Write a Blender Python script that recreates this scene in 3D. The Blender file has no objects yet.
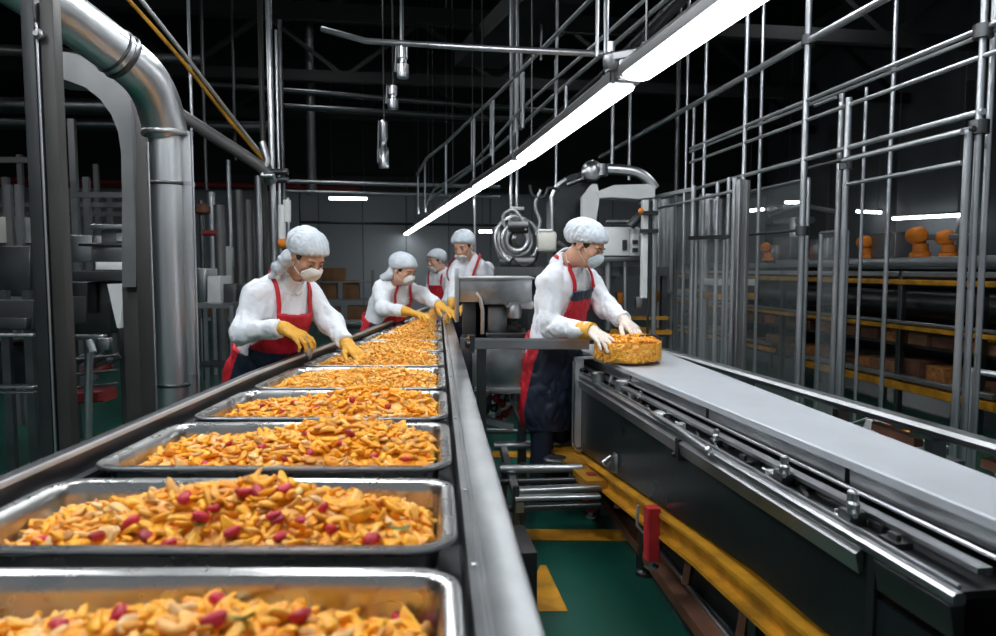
import bpy, bmesh, math, random
import numpy as np
from mathutils import Vector, Matrix, noise
random.seed(7)
SC = bpy.context.scene
COL = SC.collection
PI = math.pi
# ------------------------------------------------------------------ camera
F = 700.0; CH = 1.45; PITCH = math.atan(50 / 700); YAW = math.radians(8)
cam_d = bpy.data.cameras.new('camera'); cam = bpy.data.objects.new('camera', cam_d); COL.objects.link(cam)
cam.location = (0, 0, CH); cam.rotation_euler = (PI / 2 - PITCH, 0, -YAW)
cam_d.sensor_width = 36; cam_d.lens = 36 * F / 996; cam_d.clip_start = .02; cam_d.clip_end = 200
cam_d.dof.use_dof = True; cam_d.dof.focus_distance = 3.4; cam_d.dof.aperture_fstop = 3.2
SC.camera = cam
SC.view_settings.view_transform = 'Standard'; SC.view_settings.look = 'None'
SC.view_settings.exposure = .15; SC.view_settings.gamma = 1; SC.view_settings.use_curve_mapping = False

def _ray(u, v):
    x = (u - 498) / F; y = -(v - 318) / F
    return x, math.cos(PITCH) + y * math.sin(PITCH), -math.sin(PITCH) + y * math.cos(PITCH)
def L(lat, D, z=0.0):            # metres right of / ahead of the photographer, height
    return Vector((lat * math.cos(YAW) + D * math.sin(YAW), -lat * math.sin(YAW) + D * math.cos(YAW), z))
def G(u, v, z):                  # world point seen at (u, v) on the level z
    x, f, up = _ray(u, v); t = (z - CH) / up
    return L(x * t, f * t, z)
def Q(u, v, D):                  # world point seen at (u, v) at distance D ahead
    x, f, up = _ray(u, v); t = D / f
    return L(x * t, D, CH + up * t)
def QY(u, v, Y):                 # world point seen at (u, v) on the room plane y = Y
    x, f, up = _ray(u, v)
    wy = -x * math.sin(YAW) + f * math.cos(YAW); t = Y / wy
    return L(x * t, f * t, CH + up * t)
def QX(u, v, X):
    x, f, up = _ray(u, v)
    wx = x * math.cos(YAW) + f * math.sin(YAW); t = X / wx
    return L(x * t, f * t, CH + up * t)
V = Vector
# ------------------------------------------------------------------ materials
M = {}
def nmat(name):
    m = bpy.data.materials.new(name); m.use_nodes = True; M[name] = m
    nt = m.node_tree; b = nt.nodes['Principled BSDF']
    return m, nt, b
def mat(name, col, rough=.5, metal=0, var=.12, scale=8, bump=0, bscale=60, emit=None, estr=0, alpha=None, spec=None, stretch=None, trans=0, bd=.01):
    m, nt, b = nmat(name); N = nt.nodes; K = nt.links
    tc = N.new('ShaderNodeTexCoord'); mp = N.new('ShaderNodeMapping')
    K.new(tc.outputs['Object'], mp.inputs['Vector'])
    if stretch: mp.inputs['Scale'].default_value = stretch
    nz = N.new('ShaderNodeTexNoise'); nz.inputs['Scale'].default_value = scale; nz.inputs['Detail'].default_value = 5
    K.new(mp.outputs[0], nz.inputs['Vector'])
    cr = N.new('ShaderNodeValToRGB')
    cr.color_ramp.elements[0].position = .3; cr.color_ramp.elements[1].position = .7
    cr.color_ramp.elements[0].color = (*[c * (1 - var) for c in col], 1)
    cr.color_ramp.elements[1].color = (*[min(1, c * (1 + var)) for c in col], 1)
    K.new(nz.outputs['Fac'], cr.inputs[0]); K.new(cr.outputs[0], b.inputs['Base Color'])
    b.inputs['Metallic'].default_value = metal
    rr = N.new('ShaderNodeMapRange'); rr.inputs['To Min'].default_value = max(.02, rough * .8); rr.inputs['To Max'].default_value = min(1, rough * 1.25)
    K.new(nz.outputs['Fac'], rr.inputs['Value']); K.new(rr.outputs[0], b.inputs['Roughness'])
    if bump:
        n2 = N.new('ShaderNodeTexNoise'); n2.inputs['Scale'].default_value = bscale; n2.inputs['Detail'].default_value = 3
        K.new(mp.outputs[0], n2.inputs['Vector'])
        bp = N.new('ShaderNodeBump'); bp.inputs['Strength'].default_value = bump; bp.inputs['Distance'].default_value = bd
        K.new(n2.outputs['Fac'], bp.inputs['Height']); K.new(bp.outputs[0], b.inputs['Normal'])
    if spec is not None: b.inputs['Specular IOR Level'].default_value = spec
    if trans: b.inputs['Transmission Weight'].default_value = trans
    if alpha is not None: b.inputs['Alpha'].default_value = alpha
    if emit: b.inputs['Emission Color'].default_value = (*emit, 1); b.inputs['Emission Strength'].default_value = estr
    return m
mat('steel', (.46, .47, .48), .34, 1, .12, 5, .05, 120)
mat('steel_brushed', (.40, .41, .42), .30, 1, .22, 5, .03, 90, stretch=(2, 1, 2))
mat('steel_dark', (.12, .123, .126), .38, 1, .2, 4)
mat('steel_tray', (.50, .50, .49), .27, 1, .08, 9, .03, 60)
mat('chrome', (.60, .61, .63), .30, 1, .06, 3)
mat('duct_steel', (.58, .59, .60), .34, 1, .08, 3, stretch=(3, 3, .6))
mat('steel_light', (.66, .68, .70), .42, .7, .08, 5)
mat('duct_grey', (.20, .20, .20), .45, .8, .15, 3)
mat('tube_steel', (.52, .54, .56), .33, .9, .12, 4)
mat('painted_dark', (.022, .024, .025), .5, .2, .3, 3, .05)
mat('panel_dark', (.012, .016, .017), .28, .3, .35, 2.5, .06, 20)
mat('column_dark', (.045, .043, .040), .5, .3, .2, 2.5)
mat('black', (.008, .008, .009), .5, 0, .2)
mat('rubber', (.012, .012, .013), .6)
mat('belt_white', (.44, .46, .49), .42, .15, .07, 7, .03)
mat('white_paint', (.62, .63, .62), .45, 0, .06)
mat('cream_paint', (.55, .54, .48), .45, 0, .08)
mat('grey_paint', (.25, .26, .27), .5, .1, .15)
mat('yellow_paint', (.50, .23, .010), .55, .1, .45, 7, .1, 30)
mat('yellow_dirty', (.36, .17, .012), .55, .1, .5, 5, .1, 30)
mat('orange_paint', (.70, .20, .008), .5, 0, .15)
mat('red_paint', (.42, .02, .025), .45, 0, .3, 9)
mat('red_beam', (.22, .018, .018), .55, 0, .25, 3)
mat('rust', (.13, .055, .03), .7, .2, .5, 7, .2)
mat('carton', (.20, .10, .045), .8, 0, .3, 5)
mat('food_brown', (.30, .12, .03), .8, 0, .5, 22, .5)
mat('cloth_white', (.80, .83, .87), .8, 0, .04, 5, .5, 13, bd=.03)
mat('cap_white', (.58, .63, .68), .7, 0, .10, 14, .5, 24)
mat('mask_white', (.80, .78, .77), .8, 0, .04, 8, .1)
mat('mask_blue', (.50, .60, .66), .8, 0, .05, 8, .1)
mat('apron_red', (.50, .008, .02), .6, 0, .14, 9, .25, 50)
mat('apron_navy', (.010, .016, .035), .55, 0, .3, 5, .3, 20)
mat('glove_yellow', (.78, .40, .05), .5, 0, .14, 14, .25, 40)
mat('skin', (.62, .34, .23), .5, 0, .07, 12)
mat('hair', (.03, .018, .012), .5, 0, .3, 40)
mat('eye_white', (.45, .40, .37), .3)
mat('eye_dark', (.02, .012, .01), .3)
mat('lip', (.45, .14, .12), .5)
mat('cable', (.30, .31, .32), .5, .3)
mat('ceiling_black', (.012, .014, .014), .8, 0, .4, .8)
mat('beam_black', (.014, .015, .015), .6, .3, .35, 1.5)
mat('teal_stain', (.02, .06, .05), .7)
def emis(name, col, s):
    m, nt, b = nmat(name); b.inputs['Base Color'].default_value = (*col, 1)
    b.inputs['Emission Color'].default_value = (*col, 1); b.inputs['Emission Strength'].default_value = s
emis('tube_light', (.92, .97, 1.0), 9)
emis('tube_far', (.92, .97, 1.0), 3)
emis('added_lamp', (.92, .96, 1.0), 44)
emis('added_lamp_far', (.92, .96, 1.0), 24)
emis('screen_glow', (.25, .35, .45), .6)
def glass():
    m, nt, b = nmat('glass'); b.inputs['Base Color'].default_value = (.75, .82, .84, 1)
    b.inputs['Roughness'].default_value = .06; b.inputs['Metallic'].default_value = 0
    b.inputs['Alpha'].default_value = .07; b.inputs['Specular IOR Level'].default_value = .9
    m, nt, b = nmat('clear_film'); b.inputs['Base Color'].default_value = (.35, .35, .35, 1)
    b.inputs['Roughness'].default_value = .08; b.inputs['Alpha'].default_value = .05; b.inputs['Specular IOR Level'].default_value = .9
    m, nt, b = nmat('glove_clear'); b.inputs['Base Color'].default_value = (.72, .62, .54, 1); b.inputs['Roughness'].default_value = .25
    m, nt, b = nmat('hairnet'); b.inputs['Base Color'].default_value = (.85, .88, .9, 1); b.inputs['Roughness'].default_value = .6; b.inputs['Alpha'].default_value = .8
glass()
def fruit_mat(name, stops, rough=.45, mixf=.55):
    m, nt, b = nmat(name); N = nt.nodes; K = nt.links
    ge = N.new('ShaderNodeNewGeometry'); oi = N.new('ShaderNodeObjectInfo')
    a = N.new('ShaderNodeMath'); a.operation = 'ADD'; K.new(ge.outputs['Random Per Island'], a.inputs[0]); K.new(oi.outputs['Random'], a.inputs[1])
    fr = N.new('ShaderNodeMath'); fr.operation = 'FRACT'; K.new(a.outputs[0], fr.inputs[0])
    cr = N.new('ShaderNodeValToRGB'); e = cr.color_ramp.elements
    while len(e) < len(stops): e.new(.5)
    for k, (p, c) in enumerate(stops): e[k].position = p; e[k].color = (*c, 1)
    K.new(fr.outputs[0], cr.inputs[0])
    tc = N.new('ShaderNodeTexCoord'); nz = N.new('ShaderNodeTexNoise'); nz.inputs['Scale'].default_value = 75; nz.inputs['Detail'].default_value = 4
    K.new(tc.outputs['Object'], nz.inputs['Vector'])
    mx = N.new('ShaderNodeMixRGB'); mx.blend_type = 'OVERLAY'; mx.inputs[0].default_value = mixf
    K.new(cr.outputs[0], mx.inputs[1]); K.new(nz.outputs['Fac'], mx.inputs[2]); K.new(mx.outputs[0], b.inputs['Base Color'])
    b.inputs['Roughness'].default_value = rough
    bp = N.new('ShaderNodeBump'); bp.inputs['Strength'].default_value = .35; bp.inputs['Distance'].default_value = .004
    K.new(nz.outputs['Fac'], bp.inputs['Height']); K.new(bp.outputs[0], b.inputs['Normal'])
    b.inputs['Subsurface Weight'].default_value = .0
fruit_mat('fruit', [(0, (.86, .30, .004)), (.2, (.92, .40, .01)), (.42, (.88, .40, .02)), (.60, (.90, .43, .03)), (.74, (.82, .54, .25)), (.86, (.88, .36, .01)), (1, (.52, .22, .04))])
fruit_mat('fruit_fine', [(0, (.86, .36, .015)), (.3, (.88, .44, .05)), (.7, (.90, .54, .16)), (1, (.82, .36, .03))], mixf=.2)
fruit_mat('fruit_red', [(0, (.42, .012, .03)), (.6, (.60, .02, .05)), (1, (.30, .01, .02))])
fruit_mat('fruit_gold', [(0, (.60, .20, .004)), (.3, (.92, .40, .01)), (.6, (.95, .50, .05)), (.8, (.80, .28, .006)), (1, (.95, .62, .16))])
mat('food_gold', (.75, .34, .02), .5, 0, .5, 40, .5, 60)
fruit_mat('leaf', [(0, (.08, .14, .02)), (1, (.16, .20, .04))])
# ------------------------------------------------------------------ mesh builder
def tag(o, label=None, cat=None, group=None, kind=None):
    if label: o['label'] = label
    if cat: o['category'] = cat
    if group: o['group'] = group
    if kind: o['kind'] = kind
    return o
def thing(name, loc, label, cat, group=None):
    o = bpy.data.objects.new(name, None); COL.objects.link(o); o.location = loc
    o.empty_display_size = .1
    return tag(o, label, cat, group)
class MB:
    def __init__(s): s.v = []; s.f = []; s.mi = []; s.m = 0
    def add(s, vs, fs):
        n = len(s.v); s.v += [tuple(p) for p in vs]; s.f += [tuple(i + n for i in f) for f in fs]; s.mi += [s.m] * len(fs); return s
    def box(s, x0, x1, y0, y1, z0, z1):
        vs = [(x, y, z) for x in (x0, x1) for y in (y0, y1) for z in (z0, z1)]
        return s.add(vs, [(0, 1, 3, 2), (4, 6, 7, 5), (0, 4, 5, 1), (2, 3, 7, 6), (0, 2, 6, 4), (1, 5, 7, 3)])
    def beam(s, a, b, w, h, up=(0, 0, 1), bev=0):      # rectangular section w x h between two points
        a = V(a); b = V(b); d = (b - a).normalized(); up = V(up)
        if abs(d.dot(up)) > .99: up = V((0, 1, 0))
        r = d.cross(up).normalized(); u = r.cross(d)
        if bev:
            c = bev; pts = [(-w/2+c, -h/2), (w/2-c, -h/2), (w/2, -h/2+c), (w/2, h/2-c), (w/2-c, h/2), (-w/2+c, h/2), (-w/2, h/2-c), (-w/2, -h/2+c)]
        else: pts = [(-w/2, -h/2), (w/2, -h/2), (w/2, h/2), (-w/2, h/2)]
        n = len(pts)
        vs = [p + r * x + u * y for p in (a, b) for x, y in pts]
        fs = [(i, (i + 1) % n, n + (i + 1) % n, n + i) for i in range(n)] + [tuple(range(n))[::-1], tuple(range(n, 2 * n))]
        return s.add(vs, fs)
    def tube(s, pts, r, n=10, cap=True):
        pts = [V(p) for p in pts]; rs = r if isinstance(r, (list, tuple)) else [r] * len(pts)
        rings = []; t0 = None; ref = None
        for i, p in enumerate(pts):
            if i == 0: t = pts[1] - p
            elif i == len(pts) - 1: t = p - pts[i - 1]
            else: t = (pts[i + 1] - p).normalized() + (p - pts[i - 1]).normalized()
            t.normalize()
            if ref is None: ref = t.orthogonal().normalized()
            else: ref = (ref - t * ref.dot(t)).normalized()
            bb = t.cross(ref)
            rings.append([p + (ref * math.cos(2 * PI * k / n) + bb * math.sin(2 * PI * k / n)) * rs[i] for k in range(n)])
        vs = [q for R_ in rings for q in R_]; fs = []
        for i in range(len(rings) - 1):
            for k in range(n): fs.append((i * n + k, i * n + (k + 1) % n, (i + 1) * n + (k + 1) % n, (i + 1) * n + k))
        if cap: fs += [tuple(range(n))[::-1], tuple(range(len(vs) - n, len(vs)))]
        return s.add(vs, fs)
    def lathe(s, c, prof, n=24, axis=(0, 0, 1)):
        c = V(c); ax = V(axis).normalized(); a = ax.orthogonal().normalized(); b = ax.cross(a)
        vs = [c + ax * z + (a * math.cos(2 * PI * k / n) + b * math.sin(2 * PI * k / n)) * max(r, 1e-4) for r, z in prof for k in range(n)]
        fs = [(i * n + k, i * n + (k + 1) % n, (i + 1) * n + (k + 1) % n, (i + 1) * n + k) for i in range(len(prof) - 1) for k in range(n)]
        fs += [tuple(range(n))[::-1], tuple(range(len(vs) - n, len(vs)))]
        return s.add(vs, fs)
    def sphere(s, c, r, n=12, m=8):
        rr = r if isinstance(r, (tuple, list, Vector)) else (r, r, r); c = V(c)
        vs = [c + V((rr[0] * math.sin(PI * i / m) * math.cos(2 * PI * k / n), rr[1] * math.sin(PI * i / m) * math.sin(2 * PI * k / n), rr[2] * math.cos(PI * i / m))) for i in range(m + 1) for k in range(n)]
        return s.add(vs, [(i * n + k, (i + 1) * n + k, (i + 1) * n + (k + 1) % n, i * n + (k + 1) % n) for i in range(m) for k in range(n)])
    def prism(s, pts, off):           # polygon extruded by a vector
        off = V(off); n = len(pts); vs = [V(p) for p in pts] + [V(p) + off for p in pts]
        return s.add(vs, [tuple(range(n))[::-1], tuple(range(n, 2 * n))] + [(i, (i + 1) % n, n + (i + 1) % n, n + i) for i in range(n)])
    def build(s, name, material, parent=None, smooth=None, bevel=0, weld=False, label=None):
        me = bpy.data.meshes.new(name)
        vs = [V(p) for p in s.v]
        if parent is not None: org = wloc(parent)
        else:
            xs = [p.x for p in vs]; ys = [p.y for p in vs]; zs = [p.z for p in vs]
            org = V(((min(xs) + max(xs)) / 2, (min(ys) + max(ys)) / 2, min(zs)))
        me.from_pydata([p - org for p in vs], [], s.f); me.validate()
        bm = bmesh.new(); bm.from_mesh(me)
        if weld: bmesh.ops.remove_doubles(bm, verts=bm.verts, dist=1e-5)
        bmesh.ops.recalc_face_normals(bm, faces=bm.faces)
        if smooth is not None:
            th = math.radians(smooth)
            for f in bm.faces: f.smooth = True
            for e in bm.edges:
                if len(e.link_faces) == 2 and e.calc_face_angle(0) > th: e.smooth = False
        bm.to_mesh(me); bm.free()
        mats = material if isinstance(material, (list, tuple)) else [material]
        for m_ in mats: me.materials.append(M[m_] if isinstance(m_, str) else m_)
        if len(mats) > 1 and len(me.polygons) == len(s.mi):
            for p, k in zip(me.polygons, s.mi): p.material_index = k
        o = bpy.data.objects.new(name, me); COL.objects.link(o)
        if parent is not None: o.parent = parent
        else: o.location = org
        if bevel:
            md = o.modifiers.new('bevel', 'BEVEL'); md.width = bevel; md.segments = 2; md.limit_method = 'ANGLE'; md.angle_limit = math.radians(40)
            for p in me.polygons: p.use_smooth = True
            md.harden_normals = False
        if label: o['label'] = label
        return o
def wloc(o):
    p = V((0, 0, 0))
    while o is not None: p += o.location; o = o.parent
    return p
def struct(o): o['kind'] = 'structure'; return o
def copytree(o, parent=None):
    c = o.copy(); COL.objects.link(c)
    if parent is not None: c.parent = parent
    for ch in list(o.children): copytree(ch, c)
    return c
def arc(c, a, b, r, a0, a1, n):   # points on an arc in the plane of unit vectors a, b
    c = V(c); a = V(a); b = V(b)
    return [c + a * r * math.cos(a0 + (a1 - a0) * k / n) + b * r * math.sin(a0 + (a1 - a0) * k / n) for k in range(n + 1)]
# ================================================================== the hall
XL, XR, YB, YF, ZC = -13.0, 11.0, 20.0, -4.0, 8.0
def floor_mat():
    m, nt, b = nmat('floor_green'); N = nt.nodes; K = nt.links
    tc = N.new('ShaderNodeTexCoord'); nz = N.new('ShaderNodeTexNoise'); nz.inputs['Scale'].default_value = .9; nz.inputs['Detail'].default_value = 7
    K.new(tc.outputs['Object'], nz.inputs['Vector'])
    cr = N.new('ShaderNodeValToRGB'); cr.color_ramp.elements[0].position = .35; cr.color_ramp.elements[1].position = .7
    cr.color_ramp.elements[0].color = (.004, .050, .034, 1); cr.color_ramp.elements[1].color = (.008, .088, .060, 1)
    K.new(nz.outputs['Fac'], cr.inputs[0]); K.new(cr.outputs[0], b.inputs['Base Color'])
    b.inputs['Roughness'].default_value = .32
floor_mat()
def wall_mat():
    m, nt, b = nmat('wall_panel'); N = nt.nodes; K = nt.links
    tc = N.new('ShaderNodeTexCoord'); br = N.new('ShaderNodeTexBrick')
    mp = N.new('ShaderNodeMapping'); mp.inputs['Rotation'].default_value = (PI / 2, 0, 0)
    K.new(tc.outputs['Object'], mp.inputs[0]); K.new(mp.outputs[0], br.inputs['Vector'])
    br.offset = 0; br.inputs['Scale'].default_value = 1; br.inputs['Brick Width'].default_value = 1.2; br.inputs['Row Height'].default_value = 12
    br.inputs['Mortar Size'].default_value = .012; br.inputs['Color1'].default_value = (.34, .36, .38, 1); br.inputs['Color2'].default_value = (.29, .31, .33, 1)
    br.inputs['Mortar'].default_value = (.06, .065, .07, 1)
    K.new(br.outputs['Color'], b.inputs['Base Color']); b.inputs['Roughness'].default_value = .6
wall_mat()
mat('wall_dark', (.10, .108, .118), .7, 0, .3, .7)
struct(MB().box(XL, XR, YF, YB, -.1, 0).build('floor', 'floor_green'))
struct(MB().box(XL, XR, YF, YB, ZC, ZC + .1).build('ceiling', 'ceiling_black'))
struct(MB().box(XL, XR, YB, YB + .15, 0, 3.75).build('wall_back', 'wall_panel'))
struct(MB().box(XL, XR, YB, YB + .15, 3.75, ZC).build('wall_back_upper', 'ceiling_black'))
struct(MB().box(XL - .15, XL, YF, YB, 0, ZC).build('wall_left', 'wall_dark'))
struct(MB().box(XR, XR + .15, YF, YB, 0, ZC).build('wall_right', 'wall_dark'))
struct(MB().box(XL, XR, YB - .35, YB - .1, 3.55, 3.95).build('trim_back_girder', 'beam_black'))
# yellow marking lines on the floor
mb = MB()
def floorquad(mb, pts, z=.004): mb.prism([V((p.x, p.y, .0005)) for p in pts], (0, 0, z))
floorquad(mb, [G(500, 530, 0), G(640, 530, 0), G(640, 541, 0), G(500, 541, 0)])
struct(mb.build('trim_floor_line', 'yellow_paint'))
mb = MB(); floorquad(mb, [G(546, 566, 0), G(568, 612, 0), G(520, 612, 0), G(540, 566, 0)])
struct(mb.build('trim_floor_stripe', 'yellow_paint'))
mb = MB(); floorquad(mb, [G(485, 452, 0), G(575, 452, 0), G(575, 458, 0), G(485, 458, 0)])
struct(mb.build('trim_floor_line_far', 'yellow_paint'))
# roof trusses and joists, dark
for k, (y) in enumerate([3.5, 7.0, 10.5, 14.0, 17.5]):
    mb = MB(); z0 = 5.1
    mb.beam((XL + .1, y, z0), (XR - .1, y, z0), .14, .2); mb.beam((XL + .1, y, z0 + 1.1), (XR - .1, y, z0 + 1.1), .14, .2)
    n = 16
    for i in range(n):
        xa = XL + .3 + (XR - XL - .6) * i / n; xb = XL + .3 + (XR - XL - .6) * (i + 1) / n
        mb.beam((xa, y, z0 + (1.1 if i % 2 else 0)), (xb, y, z0 + (0 if i % 2 else 1.1)), .08, .08)
    tag(mb.build('roof_truss', 'beam_black'), f'dark steel roof truss spanning the hall, number {k+1} of five counted from the camera'.replace('number 1 of', 'first of').replace('number 2 of', 'second of').replace('number 3 of', 'third of').replace('number 4 of', 'fourth of').replace('number 5 of', 'last of'), 'roof truss', 'dark roof trusses')
# ================================================================== sorting table with trays
ZT = .95
def rline(D): return .068 - (D - .92) * .0866         # right outer edge of the table, metres right of camera
def lline(D): return -1.075 + max(0, D - 3.0) * .0462  # left outer edge
DS = [.35, 1.0, 2.0, 3.0, 4.5, 6.0, 7.0, 8.0]
table = thing('sorting_table', L(-.5, 4.5, 0), 'long stainless steel sorting table narrowing towards the back, carrying the row of food trays', 'table')
def strip(prof, side):   # sweep a cross-section (offset inwards, z) along one table edge
    mb = MB(); rings = []
    for D in DS:
        rings.append([L((rline(D) - o) if side > 0 else (lline(D) + o), D, z) for o, z in prof])
    n = len(prof); vs = [p for r in rings for p in r]
    fs = [(i * n + k, i * n + (k + 1) % n, (i + 1) * n + (k + 1) % n, (i + 1) * n + k) for i in range(len(DS) - 1) for k in range(n)]
    fs += [tuple(range(n)), tuple(range(len(vs) - n, len(vs)))]
    return mb.add(vs, fs)
strip([(0, .80), (0, ZT - .012), (.004, ZT - .003), (.012, ZT), (.072, ZT), (.076, ZT - .006), (.080, ZT - .006), (.084, ZT), (.098, ZT), (.102, ZT - .004), (.104, ZT - .02), (.104, .80)], 1).build('side_rail', 'steel_brushed', table, 40)
strip([(0, .86), (0, 1.0), (.004, 1.004), (.042, 1.004), (.047, 1.001), (.047, .93), (.041, .93), (.041, .86)], -1).build('side_rail', 'steel_dark', table, 40)
strip([(.040, 1.003), (.041, 1.0075), (.0465, 1.0075), (.049, 1.002), (.049, .995), (.0465, .995)], -1).build('rail_edge', 'steel_light', table, 60)
strip([(.047, .93), (.0475, .945), (.072, .945), (.072, .93)], -1).build('inner_ledge', 'steel_brushed', table, 40)
mb = MB()
bed = [L(lline(D) + .03, D, .82) for D in DS] + [L(rline(D) - .09, D, .82) for D in reversed(DS)]
mb.prism(bed, (0, 0, .012)); mb.build('bed', 'steel_dark', table)
mb = MB(); mb.beam(L(lline(8), 8, .93), L(rline(8), 8, .93), .03, .14); mb.build('end_plate', 'steel', table)
for D in [1.0, 2.8, 4.6, 6.3, 7.8]:
    for s in (-1, 1):
        x = (rline(D) - .06) if s > 0 else (lline(D) + .06)
        mb = MB(); mb.beam(L(x, D, 0.01), L(x, D, .82), .05, .05, bev=.005); mb.lathe(L(x, D, 0), [(.035, 0), (.035, .012), (.012, .02), (.012, .05)], 12)
        mb.build('leg', 'steel_dark', table)
    if D < 9: mb = MB(); mb.beam(L(lline(D) + .06, D, .25), L(rline(D) - .06, D, .25), .04, .04); mb.build('cross_bar', 'steel_dark', table)
# small fixings on the right rail
for D in (1.15, 1.55, 2.3, 3.2, 4.2):
    mb = MB(); mb.lathe(L(rline(D) - .088, D, ZT - .004), [(.006, 0), (.006, .006), (.003, .008)], 8); mb.build('bolt', 'steel', table, 40)

def roundquad(P, inset, rad, z, n=6):
    # P: 4 corners (counter-clockwise) as 2D (lat, D); returns ring of world points
    out = []
    P = [V(p) for p in P]; k = len(P); ins = []
    for i in range(k):
        a, b, c = P[i - 1], P[i], P[(i + 1) % k]
        d1 = (b - a).normalized(); d2 = (c - b).normalized()
        n1 = V((-d1.y, d1.x)); n2 = V((-d2.y, d2.x))
        m_ = (n1 + n2); m_ = m_ / (1 + n1.dot(n2))
        ins.append(b + m_ * inset)
    r = max(.004, rad - inset)
    for i in range(k):
        a, b, c = ins[i - 1], ins[i], ins[(i + 1) % k]
        d1 = (a - b).normalized(); d2 = (c - b).normalized()
        half = math.acos(max(-1, min(1, d1.dot(d2)))) / 2
        cen = b + (d1 + d2).normalized() * (r / math.sin(half))
        t1 = b + d1 * (r / math.tan(half)); t2 = b + d2 * (r / math.tan(half))
        a1 = math.atan2((t1 - cen).y, (t1 - cen).x); a2 = math.atan2((t2 - cen).y, (t2 - cen).x)
        while a2 < a1: a2 += 2 * PI
        if a2 - a1 > PI: a2 -= 2 * PI
        for j in range(n + 1):
            t = a1 + (a2 - a1) * j / n; out.append(L(cen.x + r * math.cos(t), cen.y + r * math.sin(t), z))
    return out
TR = [(.58, 1.087), (1.16, 1.567), (1.65, 2.15), (2.21, 2.72), (2.77, 3.36), (3.42, 3.97), (4.03, 4.60), (4.67, 5.22), (5.27, 5.82), (5.87, 6.42), (6.47, 7.02), (7.07, 7.75)]
ORD = ['nearest', 'second', 'third', 'fourth', 'fifth', 'sixth', 'seventh', 'eighth', 'ninth', 'tenth', 'eleventh', 'farthest']
RIM = ZT + .022
def tray_quad(i):
    a, b = TR[i]
    w = .118
    la = lambda D: lline(D) + (.082 if D < 4 else .075)
    ra = lambda D: rline(D) - w
    return [(la(a), a), (ra(a), a), (ra(b), b), (la(b), b)]
for i in range(len(TR)):
    P4 = tray_quad(i)
    c = [sum(p[k] for p in P4) / 4 for k in (0, 1)]
    t = thing('food_tray', L(c[0], c[1], ZT - .1), f'{ORD[i]} shallow stainless steel tray in the row on the sorting table, heaped with fruit slices', 'tray', 'steel trays along the sorting table')
    prof = [(.003, RIM - .014), (0, RIM - .006), (.002, RIM), (.020, RIM), (.024, RIM - .003), (.030, RIM - .03), (.038, RIM - .085), (.055, RIM - .1)]
    inner = [roundquad(P4, a, .075, z) for a, z in prof]
    mb = MB(); n = len(inner[0]); vs = [p for r in inner for p in r]
    fs = [(j * n + k, j * n + (k + 1) % n, (j + 1) * n + (k + 1) % n, (j + 1) * n + k) for j in range(len(inner) - 1) for k in range(n)]
    fs.append(tuple(range((len(inner) - 1) * n, len(inner) * n)))
    mb.add(vs, fs)
    o = mb.build('basin', 'steel_tray', t, 50)
    sd = o.modifiers.new('s', 'SOLIDIFY'); sd.thickness = .0025; sd.offset = -1
    # rolled bead round the rim
    ring = roundquad(P4, .001, .075, RIM - .005); mb = MB(); mb.tube(ring + [ring[0]], .0052, 6, cap=False); mb.build('rim', 'steel', t, 60)
# ------------------------------------------------------------------ the food
def slice_mesh(kind, seed):
    rnd = random.Random(seed); n, m_ = 9, 5
    if kind == 'slice': Lx, W, T, bend, cr = rnd.uniform(.018, .028), rnd.uniform(.0085, .0125), rnd.uniform(.0050, .0078), rnd.uniform(.05, .34), rnd.uniform(.1, .6)
    elif kind == 'red': Lx, W, T, bend, cr = rnd.uniform(.014, .020), rnd.uniform(.012, .016), rnd.uniform(.008, .012), rnd.uniform(.0, .15), rnd.uniform(0, .3)
    else: Lx, W, T, bend, cr = .03, .008, .0012, .4, .3
    mb = MB(); mb.sphere((0, 0, 0), (1, 1, 1), n, m_)
    vs = []
    for x, y, z in mb.v:
        # poles of the sphere are along z: swap so that the long axis is x
        x, y, z = z, y, x
        q_ = (y * y + z * z) ** .5; f_ = (q_ ** .72 / q_) if q_ > 1e-4 else 1; y *= f_; z *= f_   # blunt ends
        w = (1 - .25 * abs(x)) * (1 + .15 * math.sin(3 * x + seed)); X = x * Lx
        Y = y * W * w + cr * (x * x) * .018; Z = z * T + bend * (x * x) * .022 - abs(y) * y * 0 + .25 * W * (y * y)
        X += rnd.uniform(-1, 1) * .0008; Y += rnd.uniform(-1, 1) * .0008; Z += rnd.uniform(-1, 1) * .0006
        vs.append((X, Y, Z))
    mb.v = vs
    me = bpy.data.meshes.new(kind); me.from_pydata(vs, [], mb.f); 
    bm = bmesh.new(); bm.from_mesh(me); bmesh.ops.remove_doubles(bm, verts=bm.verts, dist=.0012); bmesh.ops.recalc_face_normals(bm, faces=bm.faces)
    for f in bm.faces: f.smooth = True
    bm.to_mesh(me); bm.free(); return me
def inst(me, loc, rot, s, name, material=None):
    o = bpy.data.objects.new(name, me); COL.objects.link(o); o.location = loc; o.rotation_euler = rot; o.scale = (s, s, s); return o
SL = [slice_mesh('slice', k) for k in range(12)]; RD = [slice_mesh('red', 50 + k) for k in range(6)]; LF = [slice_mesh('leafy', 80 + k) for k in range(2)]
for m_ in SL: m_.materials.append(M['fruit'])
for m_ in RD: m_.materials.append(M['fruit_red'])
for m_ in LF: m_.materials.append(M['leaf'])
def npm(me):
    v = np.empty(len(me.vertices) * 3); me.vertices.foreach_get('co', v); return v.reshape(-1, 3), [tuple(p.vertices) for p in me.polygons]
SLN = [npm(m_) for m_ in SL]
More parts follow.
